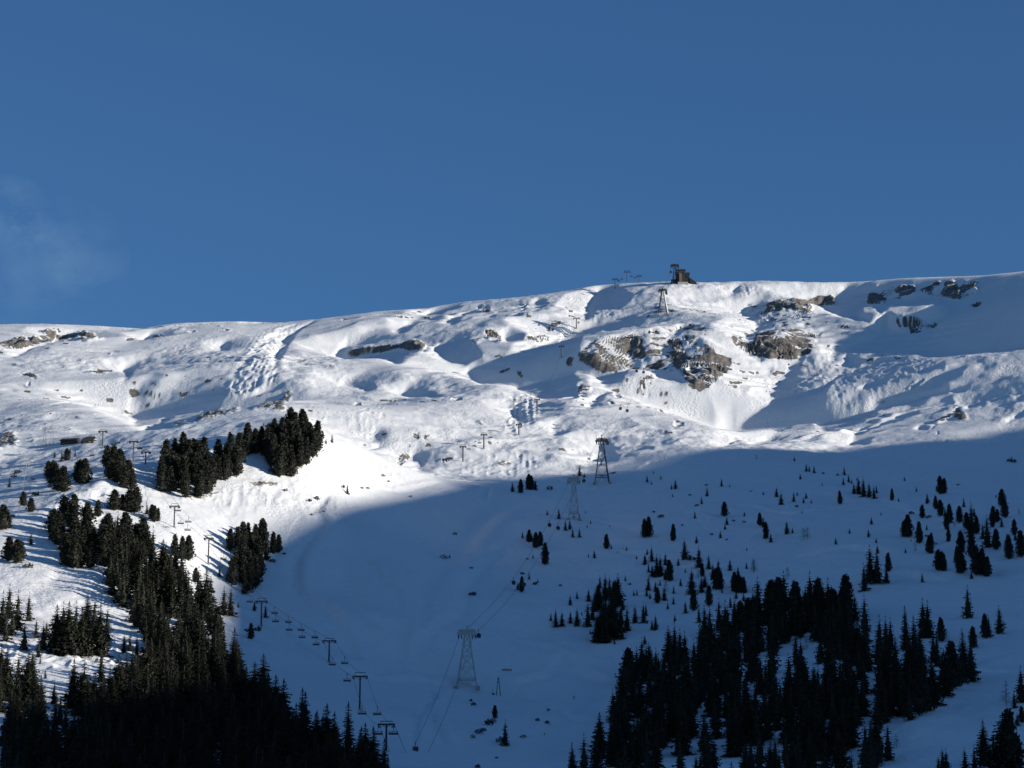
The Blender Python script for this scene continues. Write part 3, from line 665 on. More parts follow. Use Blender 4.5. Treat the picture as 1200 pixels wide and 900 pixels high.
me = new_mesh_grid('snow_slope', TX, TY, TZ)
for nm, arr in (('rock', rockA), ('brush', brush)):
    full = np.zeros((NR, NC), np.float32); full[sl] = arr
    full[YS < 790] = 0
    a = me.attributes.new(nm, 'FLOAT', 'POINT'); a.data.foreach_set('value', full.ravel())
me.materials.append(M_SNOW)
slope = bpy.data.objects.new('snow_slope', me); scene.collection.objects.link(slope)
slope['kind'] = 'structure'
slope['label'] = 'snow covered mountain slope with rocky ledges under a blue sky'
print('slope built', round(time.time()-T0, 1))

rm = new_mesh_grid('mountain_ridge', RX, RY, RZ); rm.materials.append(M_SNOW)
ro = bpy.data.objects.new('mountain_ridge', rm); scene.collection.objects.link(ro)
ro['kind'] = 'structure'; ro['label'] = 'snowy side ridge to the right whose shadow covers the lower slopes'
# ---------------------------------------------------------------- helpers
# smooth the crest's shadow: handled in the terrain; here only ground look-ups on the finished sheet
def ground(x, y):
    j = np.interp(np.atleast_1d(np.asarray(x, float)/np.maximum(y, 1)), AZ, np.arange(NC))
    i = np.interp(np.atleast_1d(np.asarray(y, float)), YS, np.arange(NR))
    j0 = np.clip(j.astype(int), 0, NC-2); i0 = np.clip(i.astype(int), 0, NR-2); fj = j-j0; fi = i-i0
    z = (TZ[i0, j0]*(1-fj)+TZ[i0, j0+1]*fj)*(1-fi) + (TZ[i0+1, j0]*(1-fj)+TZ[i0+1, j0+1]*fj)*fi
    return z if np.ndim(x) or np.ndim(y) else float(z[0])
def hit(u, v, y0=640.0, y1=3250.0):
    """where the line of sight (column, row of the view) first meets the finished ground"""
    ys = np.linspace(y0, y1, 1300); X = at_y(u, v, ys)
    g = ground(X[0], ys); k = int(np.argmax(g >= X[2]))
    if k == 0: k = len(ys)-1 if g[0] < X[2][0] else 0
    if k > 0:
        a, b = X[2][k-1]-g[k-1], X[2][k]-g[k]
        t = a/(a-b) if a != b else 1
        y = ys[k-1] + t*(ys[k]-ys[k-1])
    else: y = ys[0]
    X = at_y(u, v, y)
    return float(X[0]), float(y), float(ground(float(X[0]), float(y)))
def m_per_px(x, y, z): return (y*cP + (z-CZ)*sP)/FPX

class MB:
    """collects simple shapes for one mesh object"""
    def __init__(self): self.v, self.f = [], []
    def add(self, vs, fs):
        n = len(self.v); self.v += [tuple(p) for p in vs]; self.f += [tuple(i+n for i in f) for f in fs]
    def box(self, c, s, rz=0.0):
        cx_, cy_, cz_ = c; a, b, d = s[0]/2, s[1]/2, s[2]/2; cr_, sr_ = math.cos(rz), math.sin(rz)
        vs = []
        for dz in (-d, d):
            for dx, dy in ((-a, -b), (a, -b), (a, b), (-a, b)): vs.append((cx_+dx*cr_-dy*sr_, cy_+dx*sr_+dy*cr_, cz_+dz))
        self.add(vs, [(3,2,1,0),(4,5,6,7),(0,1,5,4),(1,2,6,5),(2,3,7,6),(3,0,4,7)])
    def bar(self, p, q, r0, r1=None, n=4):
        r1 = r0 if r1 is None else r1
        p, q = Vector(p), Vector(q); d = (q-p).normalized()
        a = d.cross(Vector((0, 0, 1)) if abs(d.z) < .9 else Vector((1, 0, 0))).normalized(); b = d.cross(a)
        vs = []
        for c, r in ((p, r0), (q, r1)):
            for k in range(n):
                t = 2*math.pi*(k+.5)/n; vs.append(c + a*(r*math.cos(t)) + b*(r*math.sin(t)))
        fs = [(k, (k+1) % n, n+(k+1) % n, n+k) for k in range(n)] + [tuple(range(n))[::-1], tuple(range(n, 2*n))]
        self.add(vs, fs)
    def tube(self, pts, r, n=5):
        for p, q in zip(pts[:-1], pts[1:]): self.bar(p, q, r, r, n)
    def disc(self, c, axis, r, w, n=10):
        a = Vector(axis).normalized()*w*0.5; c = Vector(c); self.bar(c-a, c+a, r, r, n)
    def build(self, name, mt, parent=None, smooth=False):
        me = bpy.data.meshes.new(name); me.from_pydata(self.v, [], self.f); me.update()
        if smooth: me.polygons.foreach_set('use_smooth', np.ones(len(me.polygons), bool))
        if mt: me.materials.append(mt)
        o = bpy.data.objects.new(name, me); scene.collection.objects.link(o)
        if parent: o.parent = parent
        return o
def empty(name, loc=(0, 0, 0), rz=0.0):
    o = bpy.data.objects.new(name, None); scene.collection.objects.link(o)
    o.location = loc; o.rotation_euler = (0, 0, rz); o.empty_display_size = 0.5
    return o
def tag(o, label, cat, group=None):
    o['label'] = label; o['category'] = cat
    if group: o['group'] = group
    return o
KIDS = {}
def kids(o):
    return [c for c in scene.collection.objects if c.parent == o]
def copy_tree(o, children, parent=None):
    c = o.copy(); scene.collection.objects.link(c)
    if parent: c.parent = parent
    for ch, sub in children: copy_tree(ch, sub, c)
    return c
def gather(o): return [(c, gather(c)) for c in o.children]

def paint(name, col, rough=.6, metal=0.0, var=.25, scale=.8):
    m, n, l, p = mat(name)
    t = n.new('ShaderNodeTexCoord'); nz = n.new('ShaderNodeTexNoise'); nz.inputs['Scale'].default_value = scale; nz.inputs['Detail'].default_value = 4
    l.new(t.outputs['Object'], nz.inputs['Vector'])
    r = ramp(n, [(0.3, tuple(c*(1-var) for c in col)), (0.7, tuple(min(1, c*(1+var)) for c in col))]); l.new(nz.outputs[0], r.inputs[0])
    l.new(r.outputs[0], p.inputs['Base Color']); p.inputs['Roughness'].default_value = rough; p.inputs['Metallic'].default_value = metal
    p.inputs['Specular IOR Level'].default_value = 0.25
    return m
M_SPRUCE = paint('spruce_needles', (.026, .029, .019), .8, var=.4, scale=.5)
M_PINE = paint('pine_needles', (.022, .024, .017), .8, var=.4, scale=.6)
M_BARK = paint('bark', (.075, .055, .042), .9, var=.3, scale=2)
M_TWIG = paint('bare_twigs', (.13, .11, .095), .9, var=.25, scale=2)
M_STEEL = paint('galvanised_steel', (.42, .43, .42), .5, .3, var=.12)
M_DARK = paint('dark_painted_steel', (.035, .037, .042), .5, .2, var=.2)
M_CABIN = paint('cabin_shell', (.035, .04, .048), .35, .1, var=.2)
M_GLASS = paint('tinted_glass', (.03, .035, .045), .1, 0.0, var=.1)
M_WOOD = paint('dark_weathered_wood', (.045, .036, .030), .85, var=.3, scale=1.5)
M_CONC = paint('grey_concrete', (.33, .32, .30), .85, var=.15)
M_ROOFSNOW = paint('roof_snow', (.82, .83, .84), .7, var=.03)
M_RUBBER = paint('black_rubber', (.02, .02, .022), .7, var=.1)
M_ORANGE = paint('orange_safety_mesh', (.30, .09, .05), .7, var=.2)
# ---------------------------------------------------------------- trees: each kind modelled once or a few times at 1 m height scale in metres, then copied
rnd = random.Random(11)
def spruce_mesh(seed, H=20.0, wid=0.19, ragged=1.0, lv=30, nb0=9):
    r = random.Random(seed); c = MB(); t = MB()
    t.bar((0, 0, -0.6), (0, 0, H*0.55), H*0.016, H*0.009, 7); t.bar((0, 0, H*0.55), (0, 0, H*0.985), H*0.009, H*0.002, 5)
    z0 = H*r.uniform(.03, .08)
    for k in range(lv):
        f = k/(lv-1); z = z0 + (H*0.985-z0)*f**0.92
        rad = H*wid*((1-f)**0.82)*(0.80+0.35*r.random()) + H*0.010
        nb = nb0 if f < .75 else max(4, nb0-3)
        a0 = r.random()*6.28
        for b in range(nb):
            a = a0 + 6.283*b/nb + r.uniform(-.28, .28)
            L = rad*r.uniform(.62, 1.18)
            if r.random() < 0.07*ragged: L *= .45
            ca, sa = math.cos(a), math.sin(a)
            dr = L*r.uniform(.28, .52)*(1-0.6*f) ; w = L*r.uniform(.24, .36)+0.06
            zz = z + r.uniform(-.012, .012)*H
            P = lambda s, side, dz: (ca*L*s - sa*side, sa*L*s + ca*side, zz - dr*s**1.25 + dr*0.42*max(0, s-.72)/.28 + dz)
            v = [P(.02, 0, .05*L), P(.34, w*.75, -.10*L), P(.36, 0, .06*L), P(.34, -w*.75, -.10*L), P(.68, w, -.14*L), P(.70, 0, .04*L), P(.68, -w, -.14*L),
                 P(.52, w*.35, 0), P(.52, -w*.35, 0), P(.88, w*.30, 0), P(.88, -w*.30, 0), P(1.0, 0, 0), P(.55, w*.15, -.30*L), P(.8, -w*.1, -.26*L)]
            c.add(v, [(0,1,2),(0,2,3),(2,1,7),(2,8,3),(2,7,5),(2,5,8),(7,4,5),(8,5,6),(5,4,9),(5,10,6),(5,9,11),(5,11,10),(7,12,8),(9,13,10)])
    c.bar((0, 0, H*0.93), (0, 0, H), H*0.010, 0.01, 5)
    vs = []; na, nl = 8, 12         # the close inner twigs of the crown
    for i in range(nl):
        f = i/(nl-1); q0 = H*wid*.46*(1-f)**.95+.01
        for k in range(na): q = q0*r.uniform(.6, 1.3)*(1.15 if i % 2 else .75); vs.append((q*math.cos(6.283*(k+.5*(i % 2))/na), q*math.sin(6.283*(k+.5*(i % 2))/na), H*(.05+.82*f)))
    c.add(vs, [(i*na+k, i*na+(k+1) % na, (i+1)*na+(k+1) % na, (i+1)*na+k) for i in range(nl-1) for k in range(na)])
    return c, t
def pine_mesh(seed, H=14.0):
    r = random.Random(seed); c = MB(); t = MB()
    t.bar((0, 0, -0.6), (r.uniform(-.2, .2), 0, H*.6), H*.024, H*.014, 7); t.bar((0, 0, H*.6), (0, 0, H*.93), H*.014, H*.004, 5)
    for k in range(9):
        z = H*(.15+.75*k/9); a = r.random()*6.28; L = H*.15*(1-.5*k/9)
        t.bar((0, 0, z), (L*math.cos(a), L*math.sin(a), z+.2*L), H*.006, H*.002, 4)
    wr = H*r.uniform(.19, .27); lean = r.uniform(-.03, .03)
    n = 170
    for k in range(n):
        f = ((k+.5)/n)**.85
        z = H*(.06+.90*f)
        prof = min(1, (f+.06)*4.2)**.6*max(0, 1-f**1.7)**.72*(1-.18*f)+.05
        a = k*2.39996 + r.uniform(-.4, .4); rr = wr*prof*r.uniform(.35, 1.05)
        if r.random() < .1: rr *= 1.18
        cx_, cy_ = rr*math.cos(a)+lean*z, rr*math.sin(a)
        s = H*.052*r.uniform(.75, 1.3)
        for m in range(9):
            u1 = Vector((r.gauss(0, 1), r.gauss(0, 1), r.gauss(0, 1)+.5)).normalized(); u2 = u1.cross(Vector((r.gauss(0, 1), r.gauss(0, 1), r.gauss(0, 1)))).normalized()
            o = Vector((cx_, cy_, z)) + Vector((r.gauss(0, .35), r.gauss(0, .35), r.gauss(0, .35)))*s
            c.add([o-u2*s*.42, o+u1*s*.25+u2*s*.1, o+u2*s*.40, o+u1*s*1.05], [(0,1,3),(1,2,3),(0,2,1)])
    # inner mass of twigs so the crown is not see-through
    nz_, na = 9, 9
    vs = []
    for i in range(nz_):
        f = i/(nz_-1); z = H*(.07+.86*f); pr = max(.02, min(1, (f+.06)*4.2)**.6*max(0, 1-f**1.7)**.72*(1-.18*f))*wr*.72
        for k in range(na): q = pr*r.uniform(.75, 1.12); vs.append((q*math.cos(6.283*k/na)+lean*z, q*math.sin(6.283*k/na), z))
    fs = [(i*na+k, i*na+(k+1) % na, (i+1)*na+(k+1) % na, (i+1)*na+k) for i in range(nz_-1) for k in range(na)]
    c.add(vs, fs)
    return c, t
def larch_mesh(seed, H=10.0):
    r = random.Random(seed); c = MB(); t = MB()
    t.bar((0, 0, -.5), (0, 0, H*.55), H*.014, H*.008, 6); t.bar((0, 0, H*.55), (0, 0, H), H*.008, H*.001, 4)
    for k in range(70):
        f = r.random()**.8; z = H*(.10+.86*f); a = r.random()*6.28; L = H*.26*(1-f)**.7+H*.03; up = r.uniform(-.05, .35)
        d = Vector((math.cos(a), math.sin(a), up))*L; p = Vector((0, 0, z)); c.bar(p, p+d, H*.0045, H*.0012, 3)
        for m in range(6):
            s = r.uniform(.3, .95); q = p+d*s; e = Vector((r.gauss(0, 1), r.gauss(0, 1), r.gauss(0, .8))).normalized()*L*.32
            c.bar(q, q+e, H*.0026, H*.0009, 3)
    return c, t
def shrub_mesh(seed, H=2.0):
    r = random.Random(seed); c = MB(); t = MB()
    for k in range(6):
        a = r.random()*6.28; t.bar((0, 0, -.3), (H*.35*math.cos(a), H*.35*math.sin(a), H*.6), H*.03, H*.012, 4)
    for k in range(70):
        a = r.random()*6.28; q = r.random()**.5; z = H*(.12+.75*r.random()*(1-q*.5)); o = Vector((H*.55*q*math.cos(a), H*.55*q*math.sin(a), z))
        u1 = Vector((r.gauss(0, 1), r.gauss(0, 1), r.gauss(.6, 1))).normalized(); u2 = u1.orthogonal(); s = H*.17
        c.add([o-u2*s*.5, o+u2*s*.5, o+u1*s*1.3], [(0,1,2)])
    return c, t
PROTO = {'s': [], 'p': [], 'l': [], 'b': []}
def mk(kind, cm, tm, h, mc):
    c, t = cm.v, tm.v
    me = bpy.data.meshes.new('crown'); me.from_pydata(cm.v, [], cm.f); me.update(); me.materials.append(mc)
    mt = bpy.data.meshes.new('trunk'); mt.from_pydata(tm.v, [], tm.f); mt.update(); mt.materials.append(M_BARK if kind != 'l' else M_TWIG)
    PROTO[kind].append((me, mt, h))
for s, (w, rg) in enumerate([(.15, 1), (.175, 1), (.20, 1.2), (.13, 1.5), (.165, .8), (.22, 1), (.185, 1.4)]): mk('s', *spruce_mesh(100+s, 20, w, rg), 20.0, M_SPRUCE)
for s in range(6): mk('p', *pine_mesh(200+s), 14.0, M_PINE)
for s in range(3): mk('l', *larch_mesh(300+s), 10.0, M_TWIG)
for s in range(3): mk('b', *shrub_mesh(400+s), 2.0, M_PINE)
LOD = []
for s in range(4):
    _c, _t = spruce_mesh(500+s, 20, .17+.015*s, 1, 15, 6)
    _m = bpy.data.meshes.new('crown'); _m.from_pydata(_c.v, [], _c.f); LOD.append(_m)
KNAME = {'s': 'spruce_tree', 'p': 'stone_pine', 'l': 'bare_larch', 'b': 'dwarf_shrub'}
KWORD = {'s': 'spruce', 'p': 'stone pine', 'l': 'leafless larch', 'b': 'shrub'}
KCAT = {'s': 'tree', 'p': 'tree', 'l': 'tree', 'b': 'shrub'}
TREES = []      # (kind, u, v, hpx, zone)
def Z(ox, oy, s, zone, items):
    for a, b, h, k in items: TREES.append((k, ox+a/s, oy+b/s, h/s, zone))
s_, p_, l_, b_ = 's', 'p', 'l', 'b'
Z(560,500,3.529,None,[(143,270,42,p_),(177,275,52,p_),(210,262,60,p_),(222,262,55,p_),(238,262,45,p_),(297,262,26,b_),(420,205,45,p_),(441,210,26,p_),(510,160,25,p_),
 (287,366,25,s_),(335,382,45,s_),(362,430,45,s_),(380,425,40,s_),(392,458,40,s_),(420,458,40,s_),(398,378,18,s_),(421,372,15,s_),(445,358,15,s_),(452,418,16,s_),(466,402,18,s_),(545,416,14,s_),
 (185,462,32,p_),(210,478,48,p_),(222,475,38,p_),(240,503,60,p_),(258,495,55,p_),(278,572,82,p_),(228,545,22,s_),(205,550,10,b_),(180,685,60,p_),(165,675,35,p_),(212,632,32,s_),(184,612,15,b_),(248,645,20,s_),(237,655,18,b_),(340,660,12,b_),
 (700,230,32,p_),(718,240,20,p_),(726,195,16,s_),(817,258,40,p_),(1008,248,36,p_),(1042,250,16,s_),(948,288,40,p_),(925,320,32,p_),(945,245,12,b_),(877,285,10,b_),(1130,270,10,b_),(1180,282,18,s_),(1020,372,56,p_),(1030,405,35,p_),(1058,392,12,b_),(1102,370,22,s_),(757,378,20,b_),(728,355,10,b_),
 (690,460,70,p_),(708,458,75,p_),(808,474,65,p_),(532,506,55,p_),(552,505,22,s_),(482,543,34,s_),(457,540,20,s_),(600,505,12,s_),(615,512,22,s_),(578,522,10,s_),(656,548,22,s_),(700,530,30,s_),(693,565,35,s_),(706,603,40,s_),(740,622,90,s_),(755,618,85,s_),(792,640,80,p_),(855,550,82,s_),(882,556,28,b_),(915,582,85,s_),(955,590,62,s_),(995,612,64,s_),(985,675,80,p_),(1005,675,70,p_),(940,665,55,s_),(1062,685,75,p_),(1090,688,60,p_),(885,692,105,s_),(912,628,40,l_),(1140,605,55,l_),(1112,588,30,s_),(1112,512,16,s_),(858,604,25,s_),(905,330,14,b_),(967,448,12,b_),(845,410,10,b_),(1030,470,10,b_),
 (410,712,35,s_),(382,738,42,s_),(458,722,52,s_),(495,720,70,s_),(505,668,52,s_),(545,705,85,s_),(580,745,130,s_),(560,690,60,s_),(610,638,28,s_),(628,655,14,b_),(645,700,28,s_),(658,698,30,s_),(698,702,42,s_),(735,682,44,s_),(752,714,35,s_),(810,690,35,s_),(778,690,50,l_),(745,675,30,l_),(885,720,30,s_),(945,720,25,s_),(855,745,20,s_),(302,803,36,s_),(322,830,75,s_),(348,824,60,s_),(383,812,50,s_),(410,825,72,s_),(430,780,22,s_),(455,828,100,s_),(475,800,80,s_),(495,885,120,s_),(520,830,120,s_),(540,870,150,s_),(560,820,130,s_),(590,850,110,s_),(600,760,50,s_),(465,858,25,s_),(650,812,70,s_),(685,812,82,s_),(735,842,62,s_),(720,840,45,s_),(700,815,22,s_),(565,900,30,s_),(690,900,40,s_),(530,880,110,s_),(508,850,90,s_)])
Z(860,520,3.529,None,[(250,72,22,s_),(95,66,25,l_),(300,115,35,s_),(312,115,30,s_),(332,122,34,s_),(370,125,10,b_),(428,132,12,b_),(457,130,36,p_),(475,160,35,p_),(487,165,25,p_),(497,208,45,p_),(517,210,70,s_),(537,220,80,s_),(560,222,60,s_),(580,228,55,s_),(590,205,35,s_),(440,250,50,p_),(655,236,46,p_),(122,212,18,s_),(177,220,42,s_),(196,252,52,s_),(248,240,42,s_),(262,215,20,s_),(288,246,30,s_),(320,246,22,p_),(260,262,12,b_),(44,300,22,s_),(42,328,15,b_),(108,340,50,p_),(122,345,45,p_),(133,395,65,p_),(153,408,40,s_),(219,374,55,s_),(290,398,50,l_),(305,395,50,l_),(84,534,55,l_),(222,560,50,l_),(52,516,30,s_),(54,442,14,s_),(557,386,34,p_),(705,385,60,p_),(722,388,85,p_),(710,452,25,s_),(750,450,40,l_),(855,210,70,p_),(870,208,60,p_),(800,248,44,p_),(780,308,50,p_),(805,308,18,b_),(735,293,20,b_),(855,300,62,p_),(893,330,72,p_),(880,355,55,p_),(912,345,25,l_),(985,370,125,s_),(965,355,65,p_),(1005,375,70,p_),(1072,330,65,p_),(1090,325,50,p_),(1108,345,45,p_),(1050,430,130,s_),(1085,440,80,p_),(1140,478,90,p_),(1188,470,100,p_),(1165,400,40,p_),(1150,75,30,s_),(1140,75,18,b_),(1160,78,18,b_),(927,172,10,b_),(1105,240,20,s_),(1087,220,14,s_),(1180,295,30,l_),(835,418,14,b_),(795,385,12,b_),(940,455,85,p_),(935,538,90,p_),(948,530,70,p_),(985,470,80,p_),(1005,545,110,p_),(1030,545,100,p_),(1050,550,75,p_),(845,525,78,p_),(860,525,70,p_),(20,618,70,p_),(40,618,60,p_),(168,628,55,s_),(135,615,40,l_),(565,575,165,s_),(595,580,140,s_),(632,578,80,s_),(640,505,45,s_),(540,610,110,s_),(970,722,130,s_),(948,715,40,l_),(1100,785,110,s_),(1040,805,90,p_),(1055,800,90,s_),(785,800,170,s_),(805,800,160,s_),(860,820,90,p_),(880,815,50,l_),(990,845,80,p_),(945,815,50,l_)])
Z(900,680,4,None,[(820,905,115,s_),(838,905,112,s_),(800,910,85,s_),(925,905,115,s_),(970,905,125,s_),(1015,875,220,s_),(1060,860,140,s_),(1110,910,290,s_),(1140,910,300,p_),(1175,900,200,s_),(1190,570,160,s_),(1155,600,80,s_),(1118,590,110,l_),(1170,680,60,s_),(1192,668,70,p_),(510,875,165,p_),(565,845,170,s_),(602,785,60,l_),(800,290,40,l_),(980,320,40,l_),(330,300,70,l_),(420,420,80,l_),(560,470,70,l_),(690,400,70,l_),(735,390,60,l_),(180,330,60,l_),(600,330,60,l_),(230,250,60,l_),(390,500,60,l_),(870,380,50,l_)])
# left hill
Z(0,0,1,None,[(62,569,29,p_),(74,577,31,p_),(68,576,27,p_),(57,560,20,p_),(92,566,27,p_),(99,567,30,p_),(78,540,15,p_),(72,541,14,p_),(82,531,8,p_),(88,535,9,p_),(64,536,9,p_),(11,571,14,p_),(27,593,17,p_),(36,600,17,p_),(19,555,6,b_),(16,560,5,b_),(39,563,4,b_),(45,580,7,p_),(41,581,6,b_),(108,535,4,b_),(110,549,4,b_),(84,559,4,b_),
 (125,548,26,p_),(133,552,30,p_),(141,552,26,p_),(129,562,26,p_),(138,566,26,p_),(150,565,26,p_),(145,572,27,p_),(155,574,22,p_),(134,598,25,p_),(143,597,18,p_),(151,600,27,p_),(158,601,28,p_),(160,592,22,p_),(172,603,14,p_),(181,612,20,p_),(178,609,18,p_),(185,611,16,p_),
 (90,598,10,p_),(96,599,9,p_),(115,606,20,p_),(3,621,30,p_),(9,619,20,p_),(36,638,16,s_),(10,658,30,p_),(20,660,28,p_),(25,655,20,p_),(33,666,8,b_),(5,612,14,p_),(13,606,5,b_),
 (205,652,26,p_),(213,656,28,p_),(221,657,30,p_),(229,683,18,p_),(247,694,21,s_),(262,721,36,s_),(270,722,38,s_),(279,712,8,s_),(298,716,14,s_),(311,724,18,s_),(294,749,19,p_),(302,740,8,b_),(289,740,5,b_),(257,676,14,s_),(320,649,26,p_),(326,648,22,p_),(320,659,6,b_),(333,650,4,b_),(212,661,4,b_),
 (289,527,22,p_),(294,530,24,p_),(300,532,26,p_),(306,527,28,p_),(312,535,30,p_),(318,531,34,p_),(291,506,5,p_),(309,499,5,p_),(235,517,3,b_),(378,513,9,p_),(382,520,8,p_),(389,519,12,p_),(340,495,6,p_),
 (407,579,14,s_),(402,572,5,b_),(424,573,4,b_),(431,573,4,b_),(363,588,5,b_),(371,586,6,b_),(365,604,3,b_),(449,559,5,b_),(455,565,3,b_),(481,583,4,b_),(379,600,3,b_),
 (335,576,5,b_),(520,655,7,b_),(527,654,6,s_),(552,667,4,b_),(533,627,5,b_),(553,698,6,b_),(556,697,5,b_),
 (555,827,6,b_),(552,822,4,b_),(561,860,8,b_),(566,857,6,b_),(573,850,9,b_),(578,847,7,b_),(580,842,14,p_),(592,874,29,s_),(586,870,8,b_),(554,865,6,b_),(613,865,6,b_),(630,845,5,b_),(641,848,5,b_),(643,833,4,b_),(638,861,4,s_),(582,889,4,b_),(560,900,6,b_),
 (42,748,26,s_),(50,762,36,s_),(65,766,58,s_),(79,766,62,s_),(95,769,57,s_),(105,766,52,s_),(116,769,62,s_),(73,752,50,s_),(88,752,50,s_),(110,745,50,s_),(125,752,45,s_),(45,770,24,s_),(54,748,22,s_),(101,752,55,s_),
 (10,724,42,s_),(20,737,48,s_),(28,762,38,s_),(2,742,52,s_),(6,752,40,s_),(33,728,36,s_),(14,745,40,s_),(145,765,24,s_),(152,763,24,s_),(160,768,26,s_),(47,778,10,s_),(37,801,44,s_),(53,795,12,s_),(63,825,30,s_),(2,800,30,s_),
 (85,830,58,s_),(97,838,62,s_),(108,836,48,s_),(118,800,46,s_),(135,815,42,s_),(142,822,40,s_),(70,850,40,s_),(76,862,44,s_)])
def inpoly(x, y, P):
    c = False; j = len(P)-1
    for i in range(len(P)):
        if (P[i][1] > y) != (P[j][1] > y) and x < (P[j][0]-P[i][0])*(y-P[i][1])/(P[j][1]-P[i][1])+P[i][0]: c = not c
        j = i
    return c
def clump(poly, n, h0, h1, mix, zone, gap=(7, 4), seed=0, holes=()):
    r = random.Random(seed); xs = [p[0] for p in poly]; ys_ = [p[1] for p in poly]; got = []; tries = 0
    while len(got) < n and tries < n*60:
        tries += 1
        u, v = r.uniform(min(xs), max(xs)), r.uniform(min(ys_), max(ys_))
        if not inpoly(u, v, poly) or any(inpoly(u, v, q) for q in holes): continue
        if any(abs(u-a)/gap[0] < 1 and abs(v-b)/gap[1] < 1 for a, b in got): continue
        got.append((u, v)); TREES.append(('p' if r.random() < mix else 's', u, v, r.uniform(h0, h1)*r.uniform(.88, 1.1), zone))
KN = 'clump on the sunlit knoll'
clump([(186,553),(188,583),(232,584),(255,575),(283,563),(281,541),(250,546),(215,541)], 40, 27, 42, 1.0, 'in left half of the knoll clump', (6, 3.5), 1)
clump([(286,536),(300,527),(312,540),(319,559),(341,561),(355,549),(370,538),(373,522),(345,513),(320,520)], 40, 28, 40, 1.0, 'in right half of the knoll clump', (6, 3.5), 2)
clump([(50,628),(66,642),(72,664),(100,673),(112,660),(110,640),(98,612),(84,604),(60,616)], 24, 24, 34, .9, 'in upper clump below the plateau', (7, 5), 3)
clump([(105,652),(125,668),(170,668),(173,645),(163,628),(140,632),(120,628)], 26, 26, 36, .8, 'in clump above the left forest', (7, 5), 4)
clump([(247,640),(262,640),(276,655),(272,688),(285,699),(300,690),(312,668),(318,652),(309,634),(285,641)], 28, 24, 35, .9, 'in clump left of shaded gully', (6, 4), 5)
clump([(122,668),(130,705),(152,728),(168,745),(178,790),(205,800),(275,800),(262,770),(250,745),(243,715),(233,695),(214,688),(190,668),(170,658)], 105, 34, 58, .06, 'in upper part of left forest', (7, 4), 6)
clump([(150,800),(120,850),(95,905),(300,905),(318,880),(312,840),(300,822),(278,802),(200,802)], 100, 50, 72, .0, 'in middle of left forest', (7, 4), 7)
clump([(300,860),(300,960),(455,960),(452,925),(428,905),(395,890),(360,880),(330,850)], 48, 60, 84, .0, 'at right end of left forest', (6, 4), 8)
clump([(80,905),(80,960),(300,960),(300,905)], 40, 60, 84, .0, 'along bottom of left forest', (6, 4), 9)
clump([(-8,812),(12,806),(30,822),(48,852),(70,884),(78,960),(-8,960)], 40, 50, 68, .0, 'in bottom left corner forest', (6, 4), 10)
clump([(75,905),(82,856),(120,832),(152,850),(152,905)], 26, 46, 62, .0, 'in bottom left corner forest', (7, 5), 20)
clump([(152,790),(205,790),(205,850),(128,850)], 18, 44, 60, .0, 'in middle of left forest', (8, 5), 21)
RF = [(672,908),(690,884),(700,856),(716,850),(730,815),(748,795),(772,788),(800,778),(832,775),(880,765),(905,752),(930,742),(985,738),(1004,762),(1012,800),(1030,850),(1040,905)]
clump([(728,815),(745,790),(770,775),(790,768),(815,770),(850,760),(885,752),(905,745),(920,732),(955,724),(990,728),(1006,745),(1012,775),(985,775),(950,748),(922,752),(905,775),(870,780),(840,790),(780,800)], 84, 34, 48, .12, 'along top edge of right forest', (6, 3), 11)
clump([(716,850),(730,815),(780,800),(840,792),(905,778),(920,800),(960,815),(1000,812),(1020,850),(1000,870),(860,865),(720,870)], 118, 40, 54, .05, 'in middle of right forest', (6, 3.5), 12, holes=[[(925,765),(945,790),(985,800),(975,770)]])
clump([(672,908),(690,884),(716,868),(860,866),(1000,870),(1030,880),(1040,908),(1030,965),(660,965)], 122, 44, 58, .0, 'along bottom of right forest', (6, 4), 13)
clump([(1012,775),(1050,755),(1075,762),(1092,775),(1130,790),(1160,786),(1117,818),(1085,842),(1062,848),(1035,835)], 38, 40, 56, .1, 'on right flank of right forest', (6, 4), 14, holes=[[(1045,750),(1062,752),(1060,785),(1048,790)]])
clump([(1030,838),(1020,870),(1045,850)], 4, 36, 48, .1, 'on right flank of right forest', (8, 5), 15)
clump([(805,748),(830,740),(850,735),(895,722),(910,735),(880,748),(840,758)], 14, 36, 50, .1, 'along top edge of right forest', (8, 4), 16)

clump([(985,737),(1040,732),(1060,760),(1078,800),(1060,845),(1030,850),(1005,800)], 20, 38, 54, .1, 'on right flank of right forest', (8, 5), 17, holes=[[(1045,750),(1062,752),(1060,785),(1048,790)]])
clump([(880,724),(920,716),(990,717),(1012,729),(990,741),(900,740)], 30, 34, 50, .15, 'along top edge of right forest', (6, 3), 18)
clump([(925,768),(1000,766),(1020,800),(1010,850),(930,840)], 22, 40, 56, .05, 'in middle of right forest', (9, 6), 19)
clump([(690,737),(737,737),(733,749),(700,756)], 12, 22, 34, .0, 'in small wood left of right forest', (5, 3), 22)
clump([(696,702),(729,702),(731,732),(694,732)], 13, 20, 34, .1, 'in small wood left of right forest', (5, 3), 23)
clump([(765,645),(870,665),(905,700),(800,738),(742,722),(738,672)], 34, 8, 24, .1, 'in loose scatter above right forest', (8, 5), 24)
clump([(1030,600),(1190,590),(1198,670),(1080,690),(1010,660)], 22, 9, 26, .7, 'in big groups at right edge', (9, 6), 25)
clump([(760,560),(1000,560),(1180,570),(1180,640),(800,640)], 26, 4, 11, .4, 'on wide open shaded slope', (12, 8), 26)
